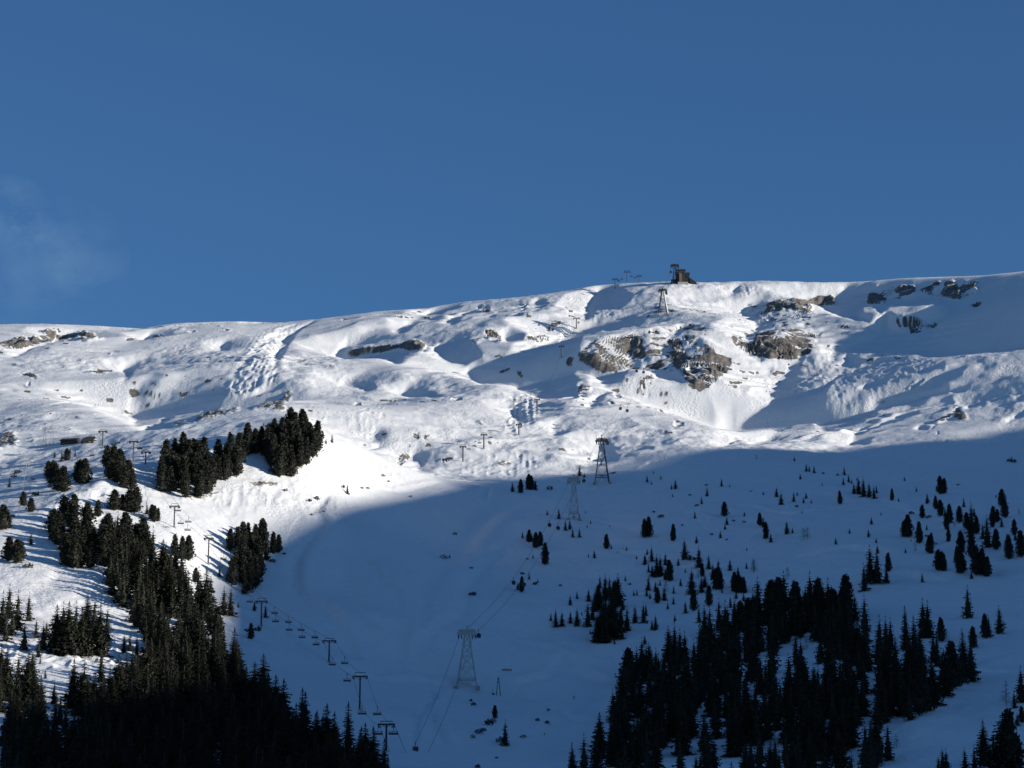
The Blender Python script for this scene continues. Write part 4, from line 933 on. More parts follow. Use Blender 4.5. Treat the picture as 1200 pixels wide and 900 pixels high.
def zone_of(u, v):
    if u < 340 or (u < 460 and v < 610):
        if v < 535 and u < 200: return 'on left plateau by wooden huts'
        if v < 545 and u > 200: return 'beside the knoll clump top'
        if v < 585 and u < 165 and u > 110: return 'in group below chairlift station'
        if u > 110 and v < 625 and u < 200: return 'on bank left of knoll clump'
        if v < 612 and u < 110: return 'on left plateau among long shadows'
        if v < 680 and u < 110: return 'at left edge below plateau'
        if u > 330 and v < 610: return 'on bright snow right of knoll'
        if u > 195: return 'on slope beside chairlift pylons'
        if v < 782: return 'in row across left snow bench'
        return 'below left snow bench'
    if u < 660:
        if v < 585: return 'at shadow line left of lattice towers'
        if v < 720: return 'on gully side below lattice towers'
        return 'around big lattice tower foot'
    if u < 760:
        if v < 625: return 'at feet of paired lattice towers'
        if v < 685: return 'above small wood in mid slope'
        return 'in small wood left of right forest'
    if u < 870:
        if v < 625: return 'on open upper shaded slope'
        if v < 665: return 'in mid slope above right forest'
        return 'just above right forest, left part'
    if u < 1010:
        if v < 585: return 'under shadow line right of centre'
        if v < 640: return 'on wide open shaded slope'
        if v < 712: return 'just above right forest, middle part'
        return 'inside right forest clearing'
    if v < 560: return 'under shadow line at far right'
    if v < 625: return 'in upper groups at right edge'
    if v < 690: return 'in big groups at right edge'
    if v < 790: return 'right of the right forest'
    return 'in bottom right corner'
ORD = ['', 'first', 'second', 'third', 'fourth', 'fifth', 'sixth', 'seventh', 'eighth', 'ninth', 'tenth', 'eleventh', 'twelfth', 'thirteenth', 'fourteenth', 'fifteenth', 'sixteenth', 'seventeenth', 'eighteenth', 'nineteenth']
TENS = {2: 'twent', 3: 'thirt', 4: 'fort', 5: 'fift', 6: 'sixt', 7: 'sevent', 8: 'eight', 9: 'ninet'}
def ordinal(n):
    if n < 20: return ORD[n]
    t, o = divmod(n, 10)
    return TENS[t] + ('ieth' if o == 0 else 'y-' + ORD[o])
def sizeword(k, h):
    if k == 'b': return 'low dark'
    if k == 'l': return 'thin grey'
    return ('tall dark' if h > 48 else 'dark' if h > 20 else 'small dark' if h > 9 else 'tiny dark')
placed = []
for k, u, v, h, zone in TREES:
    if not zone and u > 480 and 9 < h < 45: h *= 1.12
    x, y, z = hit(u, v)
    placed.append([k, u, v, h, zone or zone_of(u, v), x, y, z])
# about 300 of a kind stand as individuals: those that show largest; any beyond that join one stand
order = {}
for k in 'splb':
    L = [t for t in placed if t[0] == k]; L.sort(key=lambda t: -t[3]); order[k] = L
print({k: len(v) for k, v in order.items()})
extra = []
for k in 'sp':
    extra += order[k][300:]; order[k] = order[k][:300]
from collections import defaultdict
zones = defaultdict(list)
for k in order:
    for t in order[k]: zones[(t[4], k)].append(t)
for (zone, k), L in zones.items():
    L.sort(key=lambda t: t[1])
    for i, t in enumerate(L):
        _, u, v, h, _, x, y, z = t
        me, mt, ph = PROTO[k][rnd.randrange(len(PROTO[k]))]
        hm = h*m_per_px(x, y, z)*1.03; s = hm/ph
        if len(L) == 1: lab = f'lone {sizeword(k, h)} {KWORD[k]} {zone}'
        else:
            pos = 'leftmost' if i == 0 else 'rightmost' if i == len(L)-1 else ordinal(i+1) + ' from left'
            lab = f'{sizeword(k, h)} {KWORD[k]}, {pos} {zone}'
        grp = {'s': 'spruces on the slope', 'p': 'stone pines on the slope', 'l': 'leafless larches on the slope', 'b': 'shrubs poking out of the snow'}[k]
        rz = rnd.random()*6.283; wx = rnd.uniform(.92, 1.22)*((1.48 if u < 480 else 1.3 if 'forest' in t[4] and 'above' not in t[4] else 1.62) if k == 's' else 1.38 if (u < 180 and v < 690) else 1.0)
        loc = (x, y, z-0.15)
        if hm and h < 12 and k in 'sp' or k == 'b':       # too small to show a trunk
            o = bpy.data.objects.new(KNAME[k], me); scene.collection.objects.link(o)
            o.location = loc; o.rotation_euler = (0, 0, rz); o.scale = (s*wx, s*wx, s)
        else:
            o = empty(KNAME[k], loc, rz); o.scale = (s*wx, s*wx, s)
            for nm, m_ in (('trunk', mt), ('crown', me)):
                c = bpy.data.objects.new(nm, m_); scene.collection.objects.link(c); c.parent = o
        tag(o, lab, KCAT[k], grp)
print('trees', len(placed), 'extra', len(extra), round(time.time()-T0, 1))
if extra:
    V, Fc, n0 = [], [], 0
    for t in extra:
        k, u, v, h, zone, x, y, z = t
        me = LOD[rnd.randrange(4)]; s = h*m_per_px(x, y, z)/20.0
        co = np.empty(len(me.vertices)*3, np.float32); me.vertices.foreach_get('co', co); co = co.reshape(-1, 3)*s*np.array([1.3, 1.3, 1.0]) + (x, y, z-.15)
        V.append(co)
        for p in me.polygons: Fc.append([i+n0 for i in p.vertices])
        n0 += len(co)
    me = bpy.data.meshes.new('background_spruces'); me.from_pydata(np.concatenate(V).tolist(), [], Fc); me.materials.append(M_SPRUCE)
    o = bpy.data.objects.new('background_spruces', me); scene.collection.objects.link(o); o['kind'] = 'stuff'; o['label'] = 'smaller spruces filling the dark woods on the slope'
# ---------------------------------------------------------------- gondola: lattice towers, cables, cabins
M_SUNLIT_LEG = paint('sunlit_leg_steel', (.75, .75, .73), .5, 0, var=.05)  # sunlight on one tower leg, painted in as a near-white colour
def along(u, v, y):
    X = at_y(u, v, y); return Vector((float(X[0]), float(X[1]), float(X[2])))
def lattice_tower(name, u, v, hpx, base_px, label, dark=False, head_px=24, legs=4, line_az=0.0, bays=4, lit_leg=False):
    x, y, z = hit(u, v); mp = m_per_px(x, y, z); Ht = hpx*mp; B = base_px*mp/2; Tt = max(.9, B*.2); W = head_px*mp
    ms, md = (M_DARK if dark else M_STEEL), M_DARK
    o = empty(name, (x, y, z-0.4), line_az)
    def corner(sx, sy, f): q = B+(Tt-B)*f**.85; return Vector((sx*q, sy*q*(.75 if legs == 4 else .35), Ht*.86*f))
    cs = [(-1,-1),(1,-1),(1,1),(-1,1)]
    for sx, sy in cs:
        m = MB()
        for k in range(bays):
            p, q = corner(sx, sy, k/bays), corner(sx, sy, (k+1)/bays)
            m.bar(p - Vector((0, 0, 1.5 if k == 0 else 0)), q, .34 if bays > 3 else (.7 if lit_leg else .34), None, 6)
        m.build('leg', ms if not (lit_leg and sx > 0 and sy < 0) else M_SUNLIT_LEG, o)
    m = MB()
    for k in range(bays):
        f0, f1 = k/bays, (k+1)/bays
        for i in range(4):
            a, b = cs[i], cs[(i+1) % 4]
            m.bar(corner(*a, f0), corner(*b, f1), .14, None, 4); m.bar(corner(*b, f0), corner(*a, f1), .14, None, 4)
            if k: m.bar(corner(*a, f0), corner(*b, f0), .17, None, 4)
    m.build('bracing', ms, o)
    m = MB()
    f = .19
    for i in range(4): m.bar(corner(*cs[i], f), corner(*cs[(i+1) % 4], f), .36, None, 4)
    m.build('platform_ring', ms, o)
    m = MB(); zt = Ht*.86
    m.box((0, 0, zt+.5), (W, 1.5, 1.0)); m.box((0, 0, zt+2.0), (W*.86, 1.1, .5))
    for sx in (-1, 1):
        m.bar((sx*W*.46, 0, zt+.6), (sx*W*.18, 0, zt+3.3), .2, None, 4); m.box((sx*W*.40, 0, zt-.4), (1.0, 1.6, 1.4))
    m.box((0, 0, zt+1.4), (W*.18, 1.6, 2.6))
    m.build('crossarm', ms, o)
    heads = []
    for sx in (-1, 1):
        for k, dx in enumerate((-.42, -.26)):
            hb = MB(); cx0 = sx*(-dx)*W
            hb.box((cx0, 0, zt-1.35), (.45, 6.5, .5))
            for j in range(6): hb.disc((cx0, -2.8+1.1*j, zt-1.15), (1, 0, 0), .48, .3, 10)
            hb.build('roller_battery', M_RUBBER, o)
    m = MB(); m.box((0, -.9, zt+1.2), (W*.8, .8, .12))
    for k in range(9): m.bar((-W*.4+W*.1*k, -1.3, zt+1.2), (-W*.4+W*.1*k, -1.3, zt+2.3), .05, None, 4)
    m.bar((-W*.4, -1.3, zt+2.3), (W*.4, -1.3, zt+2.3), .05, None, 4)
    m.build('maintenance_walkway', ms, o)
    m = MB(); m.bar((0, 0, zt+2.2), (0, 0, Ht), .28, .12, 6); m.box((0, 0, Ht-.4), (1.2, .8, .5))
    if dark:
        for sx in (-1, 1): m.bar((sx*W*.42, 0, zt+1), (sx*W*.42, 0, Ht*1.0), .16, None, 4)
    m.build('mast', ms, o)
    for sx, sy in cs:
        m = MB(); c = corner(sx, sy, 0); m.box((c.x, c.y, .1), (2.2, 2.2, 1.6)); m.build('concrete_foot', M_CONC, o)
    tag(o, label, 'lift tower', 'gondola lift towers')
    return Vector((x, y, z-0.4+zt+.2)), W, o
GT = []
GT.append(lattice_tower('cable_tower', 547, 807, 76, 26, 'big pale lattice cable tower standing alone in the shaded gully', head_px=24, bays=5))
GT.append(lattice_tower('cable_tower', 672.5, 609, 55, 13, 'slim pale lattice tower just below the shadow line, left of its darker neighbour', head_px=16, bays=4))
GT.append(lattice_tower('cable_tower', 705.5, 567, 60, 18, 'dark two legged cable tower standing against the bright snow', dark=True, head_px=15, bays=3))
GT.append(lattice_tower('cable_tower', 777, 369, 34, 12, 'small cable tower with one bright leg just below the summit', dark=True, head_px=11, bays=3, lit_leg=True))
GT.append(lattice_tower('cable_tower', 791, 331.5, 24, 6, 'tall mast like cable tower rising beside the summit station', dark=True, head_px=10.5, bays=3))
heads = [g[0] for g in GT]; widths = [g[1] for g in GT]
valley = along(395, 1010, 820)
def span_pts(a, b, sag, n=24):
    return [a.lerp(b, t) - Vector((0, 0, 4*sag*t*(1-t))) for t in np.linspace(0, 1, n)]
nodes = [valley] + heads; wd = [widths[0]] + widths
CAB = {}
for side in (-1, 1):
    m = MB(); full = []
    for i in range(len(nodes)-1):
        d = (nodes[i+1]-nodes[i]); d.z = 0; d.normalize()
        pa = nodes[i] + Vector((side*wd[i]*.34, 0, 0)); pb = nodes[i+1] + Vector((side*wd[i+1]*.34, 0, 0))
        L = (pb-pa).length; pts = span_pts(pa, pb, L*.022, 26); full.append(pts)
    allp = [p for s2 in full for p in s2[:-1]] + [full[-1][-1]]
    CAB[side] = full
    m.tube(allp, .075, 5)
    c = m.build('haul_cable', M_DARK)
    tag(c, f"thin dark gondola cable on the {'left' if side < 0 else 'right'} side of the lattice towers", 'cable', 'gondola cables')
def cable_at_u(full, u):
    best = None
    for pts in full:
        for a, b in zip(pts[:-1], pts[1:]):
            ua = project(a.x, a.y, a.z)[0]; ub = project(b.x, b.y, b.z)[0]
            if (ua-u)*(ub-u) <= 0 and ua != ub: best = a.lerp(b, float((u-ua)/(ub-ua)))
    return best
def cabin(loc, label, rz):
    o = empty('gondola_cabin', loc, rz)
    m = MB()
    prof = [(-.92, -3.9), (-1.08, -3.2), (-1.08, -2.5), (-.85, -1.9), (.85, -1.9), (1.08, -2.5), (1.08, -3.2), (.92, -3.9)]
    vs = [(a, -1.1, b) for a, b in prof] + [(a, 1.1, b) for a, b in prof]; n = len(prof)
    m.add(vs, [tuple(range(n)), tuple(range(n, 2*n))[::-1]] + [(k, (k+1) % n, n+(k+1) % n, n+k)[::-1] for k in range(n)])
    m.build('body', M_CABIN, o)
    for s2 in (-1, 1):
        m = MB(); m.box((0, s2*1.115, -2.65), (1.7, .05, .85)); m.build('window', M_GLASS, o)
        m = MB(); m.box((s2*1.10, 0, -2.7), (.05, 1.7, .75)); m.build('window', M_GLASS, o)
    m = MB(); m.bar((0, 0, -1.9), (0, 0, -.35), .11, None, 6); m.bar((0, 0, -.35), (0, .3, .05), .11, None, 6); m.box((0, 0, -1.9), (1.2, .9, .12)); m.build('hanger', M_DARK, o)
    m = MB(); m.box((0, .1, .05), (.32, 1.1, .36)); m.build('grip', M_DARK, o)
    tag(o, label, 'gondola cabin', 'gondola cabins hanging from the cables')
    return o
cabs = [(487, -1, 'dark gondola cabin hanging low over the bottom of the gully, nearest of all'), (561, 1, 'dark gondola cabin close beside the head of the big lattice tower'),
        (602, -1, 'left gondola cabin of the pair just above the big lattice tower'), (614, 1, 'right gondola cabin of the pair just above the big lattice tower'),
        (644, -1, 'left gondola cabin of the pair below the slim lattice tower'), (654, 1, 'right gondola cabin of the pair below the slim lattice tower'),
        (684, 1, 'gondola cabin beside the round pine between the paired lattice towers'), (712, 1, 'gondola cabin at the head of the dark two legged tower'),
        (727, -1, 'left gondola cabin of the pair above the dark two legged tower'), (735, 1, 'right gondola cabin of the pair above the dark two legged tower'),
        (746, -1, 'left gondola cabin of the pair on the snowy knob below the rocks'), (754, 1, 'right gondola cabin of the pair on the snowy knob below the rocks'),
        (761, -1, 'left gondola cabin of the pair in front of the rocky nose'), (769, 1, 'right gondola cabin of the pair in front of the rocky nose'),
        (781, 1, 'gondola cabin beside the head of the small tower below the summit'), (786, -1, 'gondola cabin hanging left of the summit station mast')]
for u, side, lab in cabs:
    p = cable_at_u(CAB[side], u)
    if p is None: print('no cable at', u, side); continue
    q = project(p.x, p.y, p.z); print('cabin', u, round(float(q[1])+4))
    cabin(p, lab, rnd.uniform(-.2, .2))

# ---------------------------------------------------------------- chairlifts
def t_pylon(u, v, hpx, arm_px, label, lean=0.0, group='chairlift pylons', name='chairlift_pylon', az=0.0):
    x, y, z = hit(u, v); mp = m_per_px(x, y, z); Ht = hpx*mp; W = max(5.0, arm_px*mp)
    o = empty(name, (x, y, z-.3), az)
    m = MB(); k_ = 1.5 if group.startswith('upper') else 1.0; m.bar((0, 0, -1), (0, 0, Ht*.90), .42*k_, .30*k_, 10); m.build('post', M_DARK, o)
    m = MB(); m.box((0, 0, Ht*.90), (W, .55, .55)); m.bar((0, 0, Ht*.80), (W*.28, 0, Ht*.90), .13, None, 4); m.bar((0, 0, Ht*.80), (-W*.28, 0, Ht*.90), .13, None, 4); m.build('crossarm', M_DARK, o)
    for s2 in (-1, 1):
        m = MB(); m.box((s2*W*.46, 0, Ht*.90-.55), (.3, 4.6, .35))
        for j in range(6): m.disc((s2*W*.46, -2.0+.8*j, Ht*.90-.35), (1, 0, 0), .30, .18, 10)
        m.build('roller_battery', M_RUBBER, o)
        m = MB(); m.box((s2*W*.40, -.5, Ht*.90-.9), (1.2, 2.6, .08)); m.bar((s2*W*.47, -.5, Ht*.9-.9), (s2*W*.47, -.5, Ht*.9+.2), .05, None, 4); m.build('service_step', M_DARK, o)
    m = MB(); m.bar((-W*.33, 0, Ht*.90), (-W*.33, 0, Ht), .10, None, 4); m.bar((W*.33, 0, Ht*.90), (W*.33, 0, Ht), .10, None, 4); m.box((0, 0, Ht), (W*.72, .2, .22)); m.build('lifting_frame', M_DARK, o)
    m = MB(); m.box((0, 0, .25), (1.6, 1.6, .9)); m.build('concrete_foot', M_CONC, o)
    tag(o, label, 'lift pylon', group)
    return Vector((x, y, z-.3+Ht*.90-.1)), W
def chair(loc, label, rz, group):
    o = empty('lift_chair', loc, rz)
    m = MB(); m.bar((0, 0, 0), (0, .35, -.6), .09, None, 5); m.bar((0, .35, -.6), (0, .3, -2.3), .09, None, 5); m.box((0, 0, 0), (.25, .7, .25)); m.build('hanger', M_DARK, o)
    m = MB(); m.bar((-1.55, .1, -2.3), (1.55, .1, -2.3), .08, None, 5)
    for s2 in (-1.55, -.5, .5, 1.55): m.bar((s2, .1, -2.3), (s2, .25, -3.4), .06, None, 4); m.bar((s2, .25, -3.4), (s2, -.45, -3.45), .06, None, 4)
    m.build('frame', M_DARK, o)
    m = MB()
    for k in range(4): m.box((-1.17+.78*k, -.12, -3.38), (.72, .62, .14))
    m.build('seat', M_CABIN, o)
    m = MB()
    for k in range(4): m.box((-1.17+.78*k, .24, -2.98), (.72, .10, .55))
    m.build('backrest', M_CABIN, o)
    m = MB(); m.bar((-1.5, -.5, -2.9), (1.5, -.5, -2.9), .06, None, 4); m.bar((-1.5, -.5, -2.9), (-1.5, .15, -2.4), .05, None, 4); m.bar((1.5, -.5, -2.9), (1.5, .15, -2.4), .05, None, 4); m.build('safety_bar', M_DARK, o)
    tag(o, label, 'lift chair', group); return o
PYL = [(452.5, 881, 37, 20, 'lowest chairlift pylon, at the right edge of the left forest'), (421.5, 832, 45, 18, 'tallest chairlift pylon, second up from the forest edge'),
       (385.5, 776, 29, 16.5, 'chairlift pylon on the shaded snow left of the big gully, third from the bottom'), (306, 734, 34, 14, 'chairlift pylon beside a dark conifer where chairs bunch up'),
       (244, 661, 35, 10, 'slim chairlift pylon left of the pine clump beside the gully'), (204, 618, 29, 12, 'pale chairlift pylon on bright snow below the knoll clump'),
       (170.5, 544, 17, 11, 'short chairlift pylon just left of the knoll clump'), (156, 542, 29, 11, 'taller chairlift pylon behind the short one on the plateau'), (120, 524, 22, 10, 'chairlift pylon right beside the top station hut')]
hp = [t_pylon(*a) for a in PYL]
low = along(505, 965, 960)
pn = [low] + [h[0] for h in hp]; pw = [hp[0][1]] + [h[1] for h in hp]
CH = {}
for side in (-1, 1):
    full = []
    for i in range(len(pn)-1):
        pa = pn[i] + Vector((side*pw[i]*.46, 0, 0)); pb = pn[i+1] + Vector((side*pw[i+1]*.46, 0, 0))
        full.append(span_pts(pa, pb, (pb-pa).length*.018, 18))
    CH[side] = full
    m = MB(); m.tube([p for s2 in full for p in s2[:-1]] + [full[-1][-1]], .06, 5); c = m.build('haul_cable', M_DARK)
    tag(c, f"thin dark chairlift rope on the {'left' if side < 0 else 'right'} side of the T pylons", 'cable', 'chairlift ropes')
us = [(461, 1), (443, -1), (424.5, -1), (442, 1), (407, -1), (404, 1), (389.5, -1), (370.5, -1), (369, 1), (354, -1), (353, 1), (339, -1), (338, 1), (323, -1), (322, 1), (294, 1), (293, -1), (276, 1), (274, -1), (262, 1), (258, -1), (221, 1), (220, -1), (212, -1), (209, 1), (192, 1), (164, 1), (138, 1), (133, -1)]
ch_n = 0
us.sort(key=lambda a: -a[0])
for u, side in us:
    p = cable_at_u(CH[side], u)
    if p is None: continue
    ch_n += 1
    chair(p, f"dark chairlift chair on the {'left' if side < 0 else 'right'} rope, {ordinal(ch_n)} up from the forest edge", rnd.uniform(-.25, .25), 'chairs on the lower left chairlift')
# upper chairlift across the bright face and up to the ridge
UP = [(542.5, 541, 21, 8, 'lowest T pylon of the upper chairlift on bright snow'), (567, 526, 20, 7, 'second T pylon of the upper chairlift, above scattered rocks'),
      (608, 510, 15, 5, 'slim pylon at the bottom of the mogul field'), (629.5, 483, 18, 5, 'slim pylon at the top of the mogul field'), (658, 419, 16, 5, 'shaded pylon in the big hollow left of the rocks'),
      (675.5, 385, 14, 8, 'pale T pylon at the shadow edge below the ridge'), (721, 338, 13, 6.5, 'first of three tiny pylons on the skyline, leftmost'), (735, 332, 16, 8, 'tallest of the tiny skyline pylons, the middle one'), (749, 330, 12, 6.5, 'rightmost tiny pylon on the skyline left of the station')]
uh = [t_pylon(*a, group='upper chairlift pylons') for a in UP]
full = []
for i in range(len(uh)-1): full.append(span_pts(uh[i][0], uh[i+1][0], (uh[i+1][0]-uh[i][0]).length*.016, 14))
full = [[p + Vector((1.8, 0, 0)) for p in s2] for s2 in full]
m = MB(); m.tube([p for s2 in full for p in s2[:-1]] + [full[-1][-1]], .05, 5); c = m.build('haul_cable', M_DARK)
tag(c, 'thin dark rope of the upper chairlift climbing to the skyline', 'cable')
k = 0
for u in (549, 556, 562, 575, 725, 728.5, 740, 744, 752):
    p = cable_at_u(full, u)
    if p is None: continue
    k += 1
    if p.y > 2000: chair(p, f'tiny dark chair of the upper chairlift, {ordinal(k)} up from its lowest pylon', 0, 'chairs on the upper chairlift')
# ---------------------------------------------------------------- summit station
M_GREY = paint('dark_grey_render', (.13, .125, .12), .9, var=.15)
x, y, z = hit(800, 331.5, 2500); mp = m_per_px(x, y, z)
o = empty('summit_station', (x, y+4, z-1.0)); q = mp
def blk(name, u0, u1, v0, v1, d, mt, dy=0, parent=o):
    m = MB(); w = (u1-u0)*q; h = (v1-v0)*q; m.box((((u0+u1)/2-800)*q, dy, (331.5-(v0+v1)/2)*q), (w, d, h)); return m.build(name, mt, parent)
b1 = blk('main_hall', 792.5, 803, 315.8, 334, 13, M_WOOD)
blk('roof', 792, 803.5, 314.6, 315.75, 14.4, M_DARK)
for k, (u0, u1) in enumerate(((793.2, 795.2), (799.5, 802.3))): blk('window', u0, u1, 318, 321, .3, M_GLASS, -6.55, b1)
blk('stair_tower', 795.8, 798.9, 319.5, 334, 1.6, M_GREY, -7.2)
b2 = blk('side_hall', 803.2, 807.8, 319, 334, 11, M_DARK, 1)
blk('roof', 803.6, 808.6, 317.9, 318.95, 12, M_WOOD, 1)
blk('window', 804.2, 807, 321.5, 324, .3, M_GLASS, -4.6, b2)
m = MB(); a0, a1, c0, c1 = 8.2*q, 16.5*q, 7.5*q, 1.0*q
m.add([(a0, -5, -3), (a1, -5, -3), (a1, -5, c1), (a0, -5, c0), (a0, 5, -3), (a1, 5, -3), (a1, 5, c1), (a0, 5, c0)], [(0,1,2,3), (7,6,5,4), (3,2,6,7), (1,5,6,2), (0,3,7,4), (0,4,5,1)])
m.build('lean_to_hall', M_DARK, o)
blk('loading_platform', 786.5, 793, 326.5, 328.3, 9, M_DARK, -1)
for u in (787.5, 790.5): blk('platform_post', u, u+.7, 328.3, 335, .7, M_CONC, -3)
blk('retaining_wall', 794, 806, 331, 337, 1.2, M_CONC, -9)
blk('chimney', 800.5, 801.3, 312.6, 314.6, .8, M_DARK, 2)
tag(o, 'dark summit lift station of stacked blocks on the skyline', 'lift station')
# ---- huts on the left plateau
x, y, z = hit(82, 520); mp = m_per_px(x, y, z); q = mp
h = empty('mountain_hut', (x, y+2, z-.4), R(-12)); W, D, Hh = 22*q, 7.5, 2.6
m = MB(); m.box((0, 0, Hh/2), (W*.92, D*.9, Hh)); w_ = m.build('wall', M_WOOD, h)
for k in range(4):
    m = MB(); m.box((-W*.32+W*.21*k, -D*.45-.03, Hh*.55), (.9, .06, .9)); m.build('window', M_GLASS, w_)
m = MB(); m.add([(-W/2, -D*.58, Hh-.25), (W/2, -D*.58, Hh-.25), (W/2, 0, Hh+1.9), (-W/2, 0, Hh+1.9), (-W/2, D*.58, Hh-.25), (W/2, D*.58, Hh-.25)], [(0,1,2,3), (3,2,5,4), (0,3,4), (1,5,2)]); m.build('roof', M_WOOD, h)
m = MB(); m.box((W*.2, .5, Hh+1.9), (.7, .7, 1.3)); m.build('chimney', M_CONC, h)
m = MB(); m.box((W*.36, -D*.45-.04, 1.05), (1.0, .07, 2.0)); m.build('door', M_DARK, h)
tag(h, 'long low dark wooden hut on the left plateau skyline', 'hut')
x, y, z = hit(103, 519); q = m_per_px(x, y, z)
h = empty('chairlift_station', (x, y+1, z-.4), R(8))
prof = [(-8.5, 1.6), (-7.5, 3.4), (-5, 5.6), (-1.5, 7.0), (3, 7.6), (8, 7.7), (8.3, 7.0), (8.3, 5.2), (5.5, 4.6), (2.5, 3.4), (0, 2.2), (-3, 1.4)]
prof = [(a*q*1.02, b*q*1.02) for a, b in prof]; n = len(prof)
m = MB(); m.add([(a, -3.2, b) for a, b in prof] + [(a, 3.2, b) for a, b in prof], [tuple(range(n))[::-1], tuple(range(n, 2*n))] + [(k, (k+1) % n, n+(k+1) % n, n+k) for k in range(n)]); m.build('drive_housing', M_DARK, h)
for sx in (-4.5, 1.5, 5.5):
    m = MB(); m.box((sx*q, 0, 1.6*q), (.8, .8, 4.2*q)); m.build('pillar', M_CONC, h)
m = MB(); m.box((5.0*q, -1, 1.2*q), (3.2*q, 3, 2.6*q)); m.build('control_cabin', M_WOOD, h)
m = MB(); m.disc((6.0*q, 0, 5.0*q), (0, 0, 1), 2.4, .3, 20); m.build('bullwheel', M_STEEL, h)
tag(h, 'dark rounded chairlift top station next to the long low hut', 'lift station')
# ---- power pylons
def power_pylon(u, v, hpx, label):
    x, y, z = hit(u, v); mp = m_per_px(x, y, z); Ht = hpx*mp; B = Ht*.085
    o = empty('power_pylon', (x, y, z-.4)); c = lambda sx, sy, f: Vector((sx*(B+(.3-B)*f), sy*(B+(.3-B)*f), Ht*f))
    cs = [(-1,-1),(1,-1),(1,1),(-1,1)]
    for s2 in cs:
        m = MB(); m.bar(c(*s2, -.03), c(*s2, 1), .10, .07, 4); m.build('leg', M_STEEL, o)
    m = MB()
    for k in range(7):
        for i in range(4): m.bar(c(*cs[i], k/7), c(*cs[(i+1) % 4], (k+1)/7), .05, None, 3)
    m.build('bracing', M_STEEL, o)
    for f in (.80, .93):
        m = MB(); w = Ht*.16 if f < .9 else Ht*.11; m.bar((-w, 0, Ht*f), (w, 0, Ht*f), .09, None, 4); m.bar((-w, 0, Ht*f), (0, 0, Ht*(f+.06)), .05, None, 3); m.bar((w, 0, Ht*f), (0, 0, Ht*(f+.06)), .05, None, 3); ca = m.build('crossarm', M_STEEL, o)
        for sx in (-1, 1):
            m = MB(); m.bar((sx*w, 0, Ht*f), (sx*w, 0, Ht*f-.9), .09, None, 5); m.build('insulator', M_DARK, ca)
    tag(o, label, 'power pylon', 'faint power pylons on the left')
power_pylon(52, 523, 24, 'smaller faint power pylon left of the low wooden hut')
power_pylon(60.5, 522, 26, 'taller faint power pylon next to the low wooden hut')
power_pylon(31, 579, 48, 'thin pale power pylon on the left plateau in front of shaded snow')
# ---- A frame and barrier by the big tower, short post
x, y, z = hit(584, 815); q = m_per_px(x, y, z); Ht = 22*q
o = empty('ski_lift_trestle', (x, y, z-.3))
for sx in (-1, 1):
    m = MB(); m.bar((sx*2.6*q, 0, -.4), (sx*.5*q, 0, Ht*.92), .20, .15, 6); m.build('leg', M_DARK, o)
m = MB(); m.box((0, 0, Ht*.74), (2.6*q, .25, .25)); m.box((0, 0, Ht*.93), (2.2*q, .8, .9*q)); m.build('crosshead', M_DARK, o)
m = MB(); m.disc((0, -.5, Ht*.97), (1, 0, 0), .55, .3, 12); m.build('wheel', M_RUBBER, o)
tag(o, 'dark A shaped trestle standing in the snow right of the big tower', 'trestle')
x, y, z = hit(594, 786.5); q = m_per_px(x, y, z); o = empty('snow_fence', (x, y, z), R(4))
for k in range(3):
    m = MB(); m.bar((-5.5*q+5.5*q*k, 0, -.4), (-5.5*q+5.5*q*k, 0, 1.25), .06, None, 5); m.build('post', M_DARK, o)
m = MB()
for k in range(4): m.box((0, 0, .35+.24*k), (11.5*q, .05, .15))
m.build('netting', M_ORANGE, o)
tag(o, 'short dark safety fence on the snow above the A shaped trestle', 'fence')
x, y, z = hit(577.5, 814); q = m_per_px(x, y, z); o = empty('snow_lance', (x, y, z))
m = MB(); m.bar((0, 0, -.3), (-.3*q, 0, 6.0*q), .10, .07, 6); m.build('pole', M_DARK, o)
m = MB(); m.bar((-.3*q, 0, 6*q), (.5*q, -.3, 6.7*q), .16, .10, 6); m.build('nozzle', M_STEEL, o)
m = MB(); m.box((.6*q, 0, .35), (1.2, .8, .7)); m.build('valve_box', M_DARK, o)
tag(o, 'thin snow making lance between the big tower and the A shaped trestle', 'snow lance')

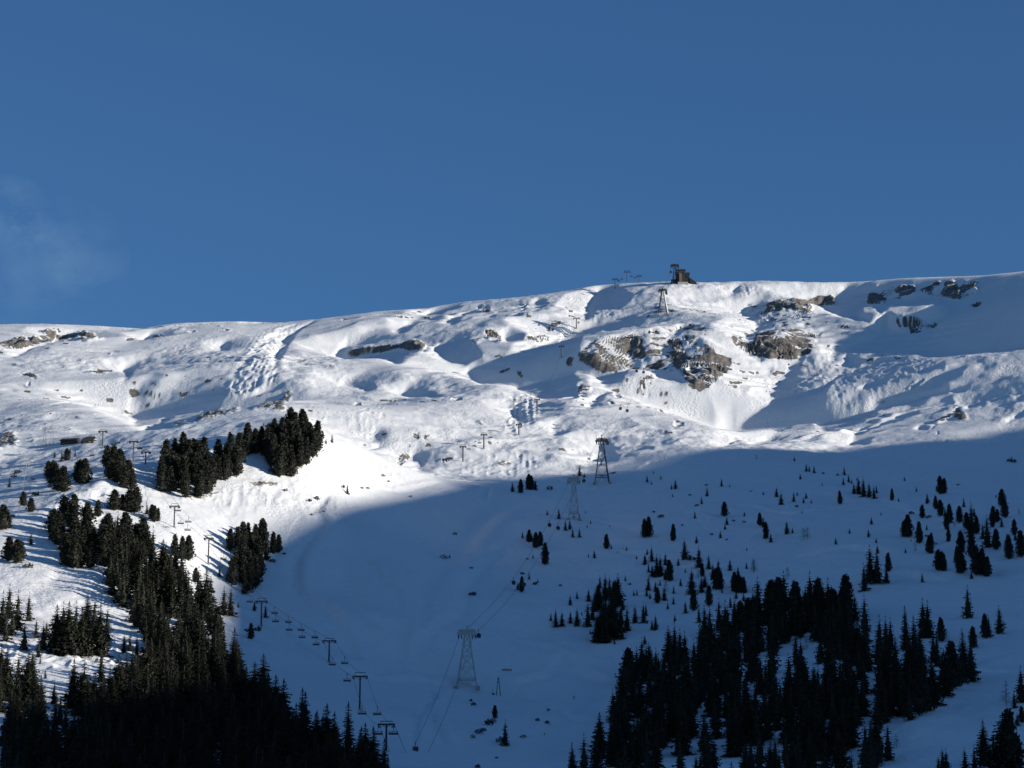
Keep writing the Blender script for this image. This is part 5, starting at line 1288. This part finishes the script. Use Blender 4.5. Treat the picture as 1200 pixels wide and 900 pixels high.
# ---------------------------------------------------------------- skiers: one skinned body each
M_SUIT = paint('dark_ski_suit', (.02, .022, .03), .7, var=.1); M_SUIT2 = paint('blue_ski_suit', (.03, .05, .10), .7, var=.1); M_SKIN = paint('skin', (.45, .28, .2), .6, var=.05)
def skier(u, v, label, suit, turn, crouch=.15, hscale=1.0):
    x, y, z = hit(u, v); o = empty('person', (x, y, z+.05), turn); o.scale = (hscale,)*3
    c = crouch
    J = [(0, 0, .92-c), (0, -.04-.2*c, 1.18-c), (0, -.08-.5*c, 1.42-c*1.1), (0, -.10-.6*c, 1.53-c*1.1), (0, -.10-.7*c, 1.68-c*1.1),
         (.11, 0, .88-c), (.13, -.12-.5*c, .5-.4*c), (.12, .02, .10), (.12, -.16, .04), (-.11, 0, .88-c), (-.13, -.12-.5*c, .5-.4*c), (-.12, .02, .10), (-.12, -.16, .04),
         (.20, -.08-.5*c, 1.40-c*1.1), (.32, -.16-.4*c, 1.14-c), (.36, -.38-.4*c, .98-c), (.36, -.46-.4*c, .95-c), (-.20, -.08-.5*c, 1.40-c*1.1), (-.32, -.16-.4*c, 1.14-c), (-.36, -.38-.4*c, .98-c), (-.36, -.46-.4*c, .95-c)]
    E = [(0,1),(1,2),(2,3),(3,4),(0,5),(5,6),(6,7),(7,8),(0,9),(9,10),(10,11),(11,12),(2,13),(13,14),(14,15),(15,16),(2,17),(17,18),(18,19),(19,20)]
    rad = [.15,.15,.16,.06,.105,.10,.08,.075,.06,.10,.08,.075,.06,.08,.06,.05,.05,.08,.06,.05,.05]
    me = bpy.data.meshes.new('body'); me.from_pydata(J, E, []); b = bpy.data.objects.new('body', me); scene.collection.objects.link(b); b.parent = o
    sk = b.modifiers.new('skin', 'SKIN'); b.modifiers.new('sub', 'SUBSURF').render_levels = 1
    lay = me.skin_vertices[0] if len(me.skin_vertices) else None
    if lay is None:
        me.skin_vertices.data if False else None
    else:
        for i, r in enumerate(rad): lay.data[i].radius = (r, r); lay.data[i].use_root = (i == 0)
    me.materials.append(suit)
    for sx in (-.12, .12):
        m = MB(); m.box((sx, -.1, .0), (.10, 1.65, .03)); m.bar((sx, -.92, .0), (sx, -1.05, .08), .05, .03, 4); m.build('ski', M_DARK, o)
    for sx in (-.37, .37):
        m = MB(); m.bar((sx, -.44-.4*c, 1.0-c), (sx*1.25, .15, .05), .02, None, 4); m.build('ski_pole', M_STEEL, o)
    m = MB(); m.disc((0, -.115-.7*c, 1.71-c*1.1), (0, 0, 1), .13, .16, 10); m.build('helmet', M_DARK, o)
    tag(o, label, 'person', 'skiers on the slopes'); return o
skier(672.5, 819, 'person skiing with legs apart on the shaded piste left of the right forest', M_SUIT, .4, .25)
skier(642, 834, 'person in dark suit skiing on the lower piste beside small rocks', M_SUIT, -.5, .2)
skier(643, 849, 'person in blue suit skiing lowest on the piste above the right forest edge', M_SUIT2, 1.2, .25)
skier(24.7, 488, 'person skiing on bright upper piste at far left, left of two', M_SUIT, .8, .2)
skier(34.5, 489, 'person skiing on bright upper piste at far left, right of two', M_SUIT, -.6, .2)
skier(112, 475, 'person skiing on bright piste above the huts, left of two', M_SUIT2, .5, .2)
skier(115.5, 475, 'person skiing on bright piste above the huts, right of two', M_SUIT, -.3, .2)
print('done', round(time.time()-T0, 1))
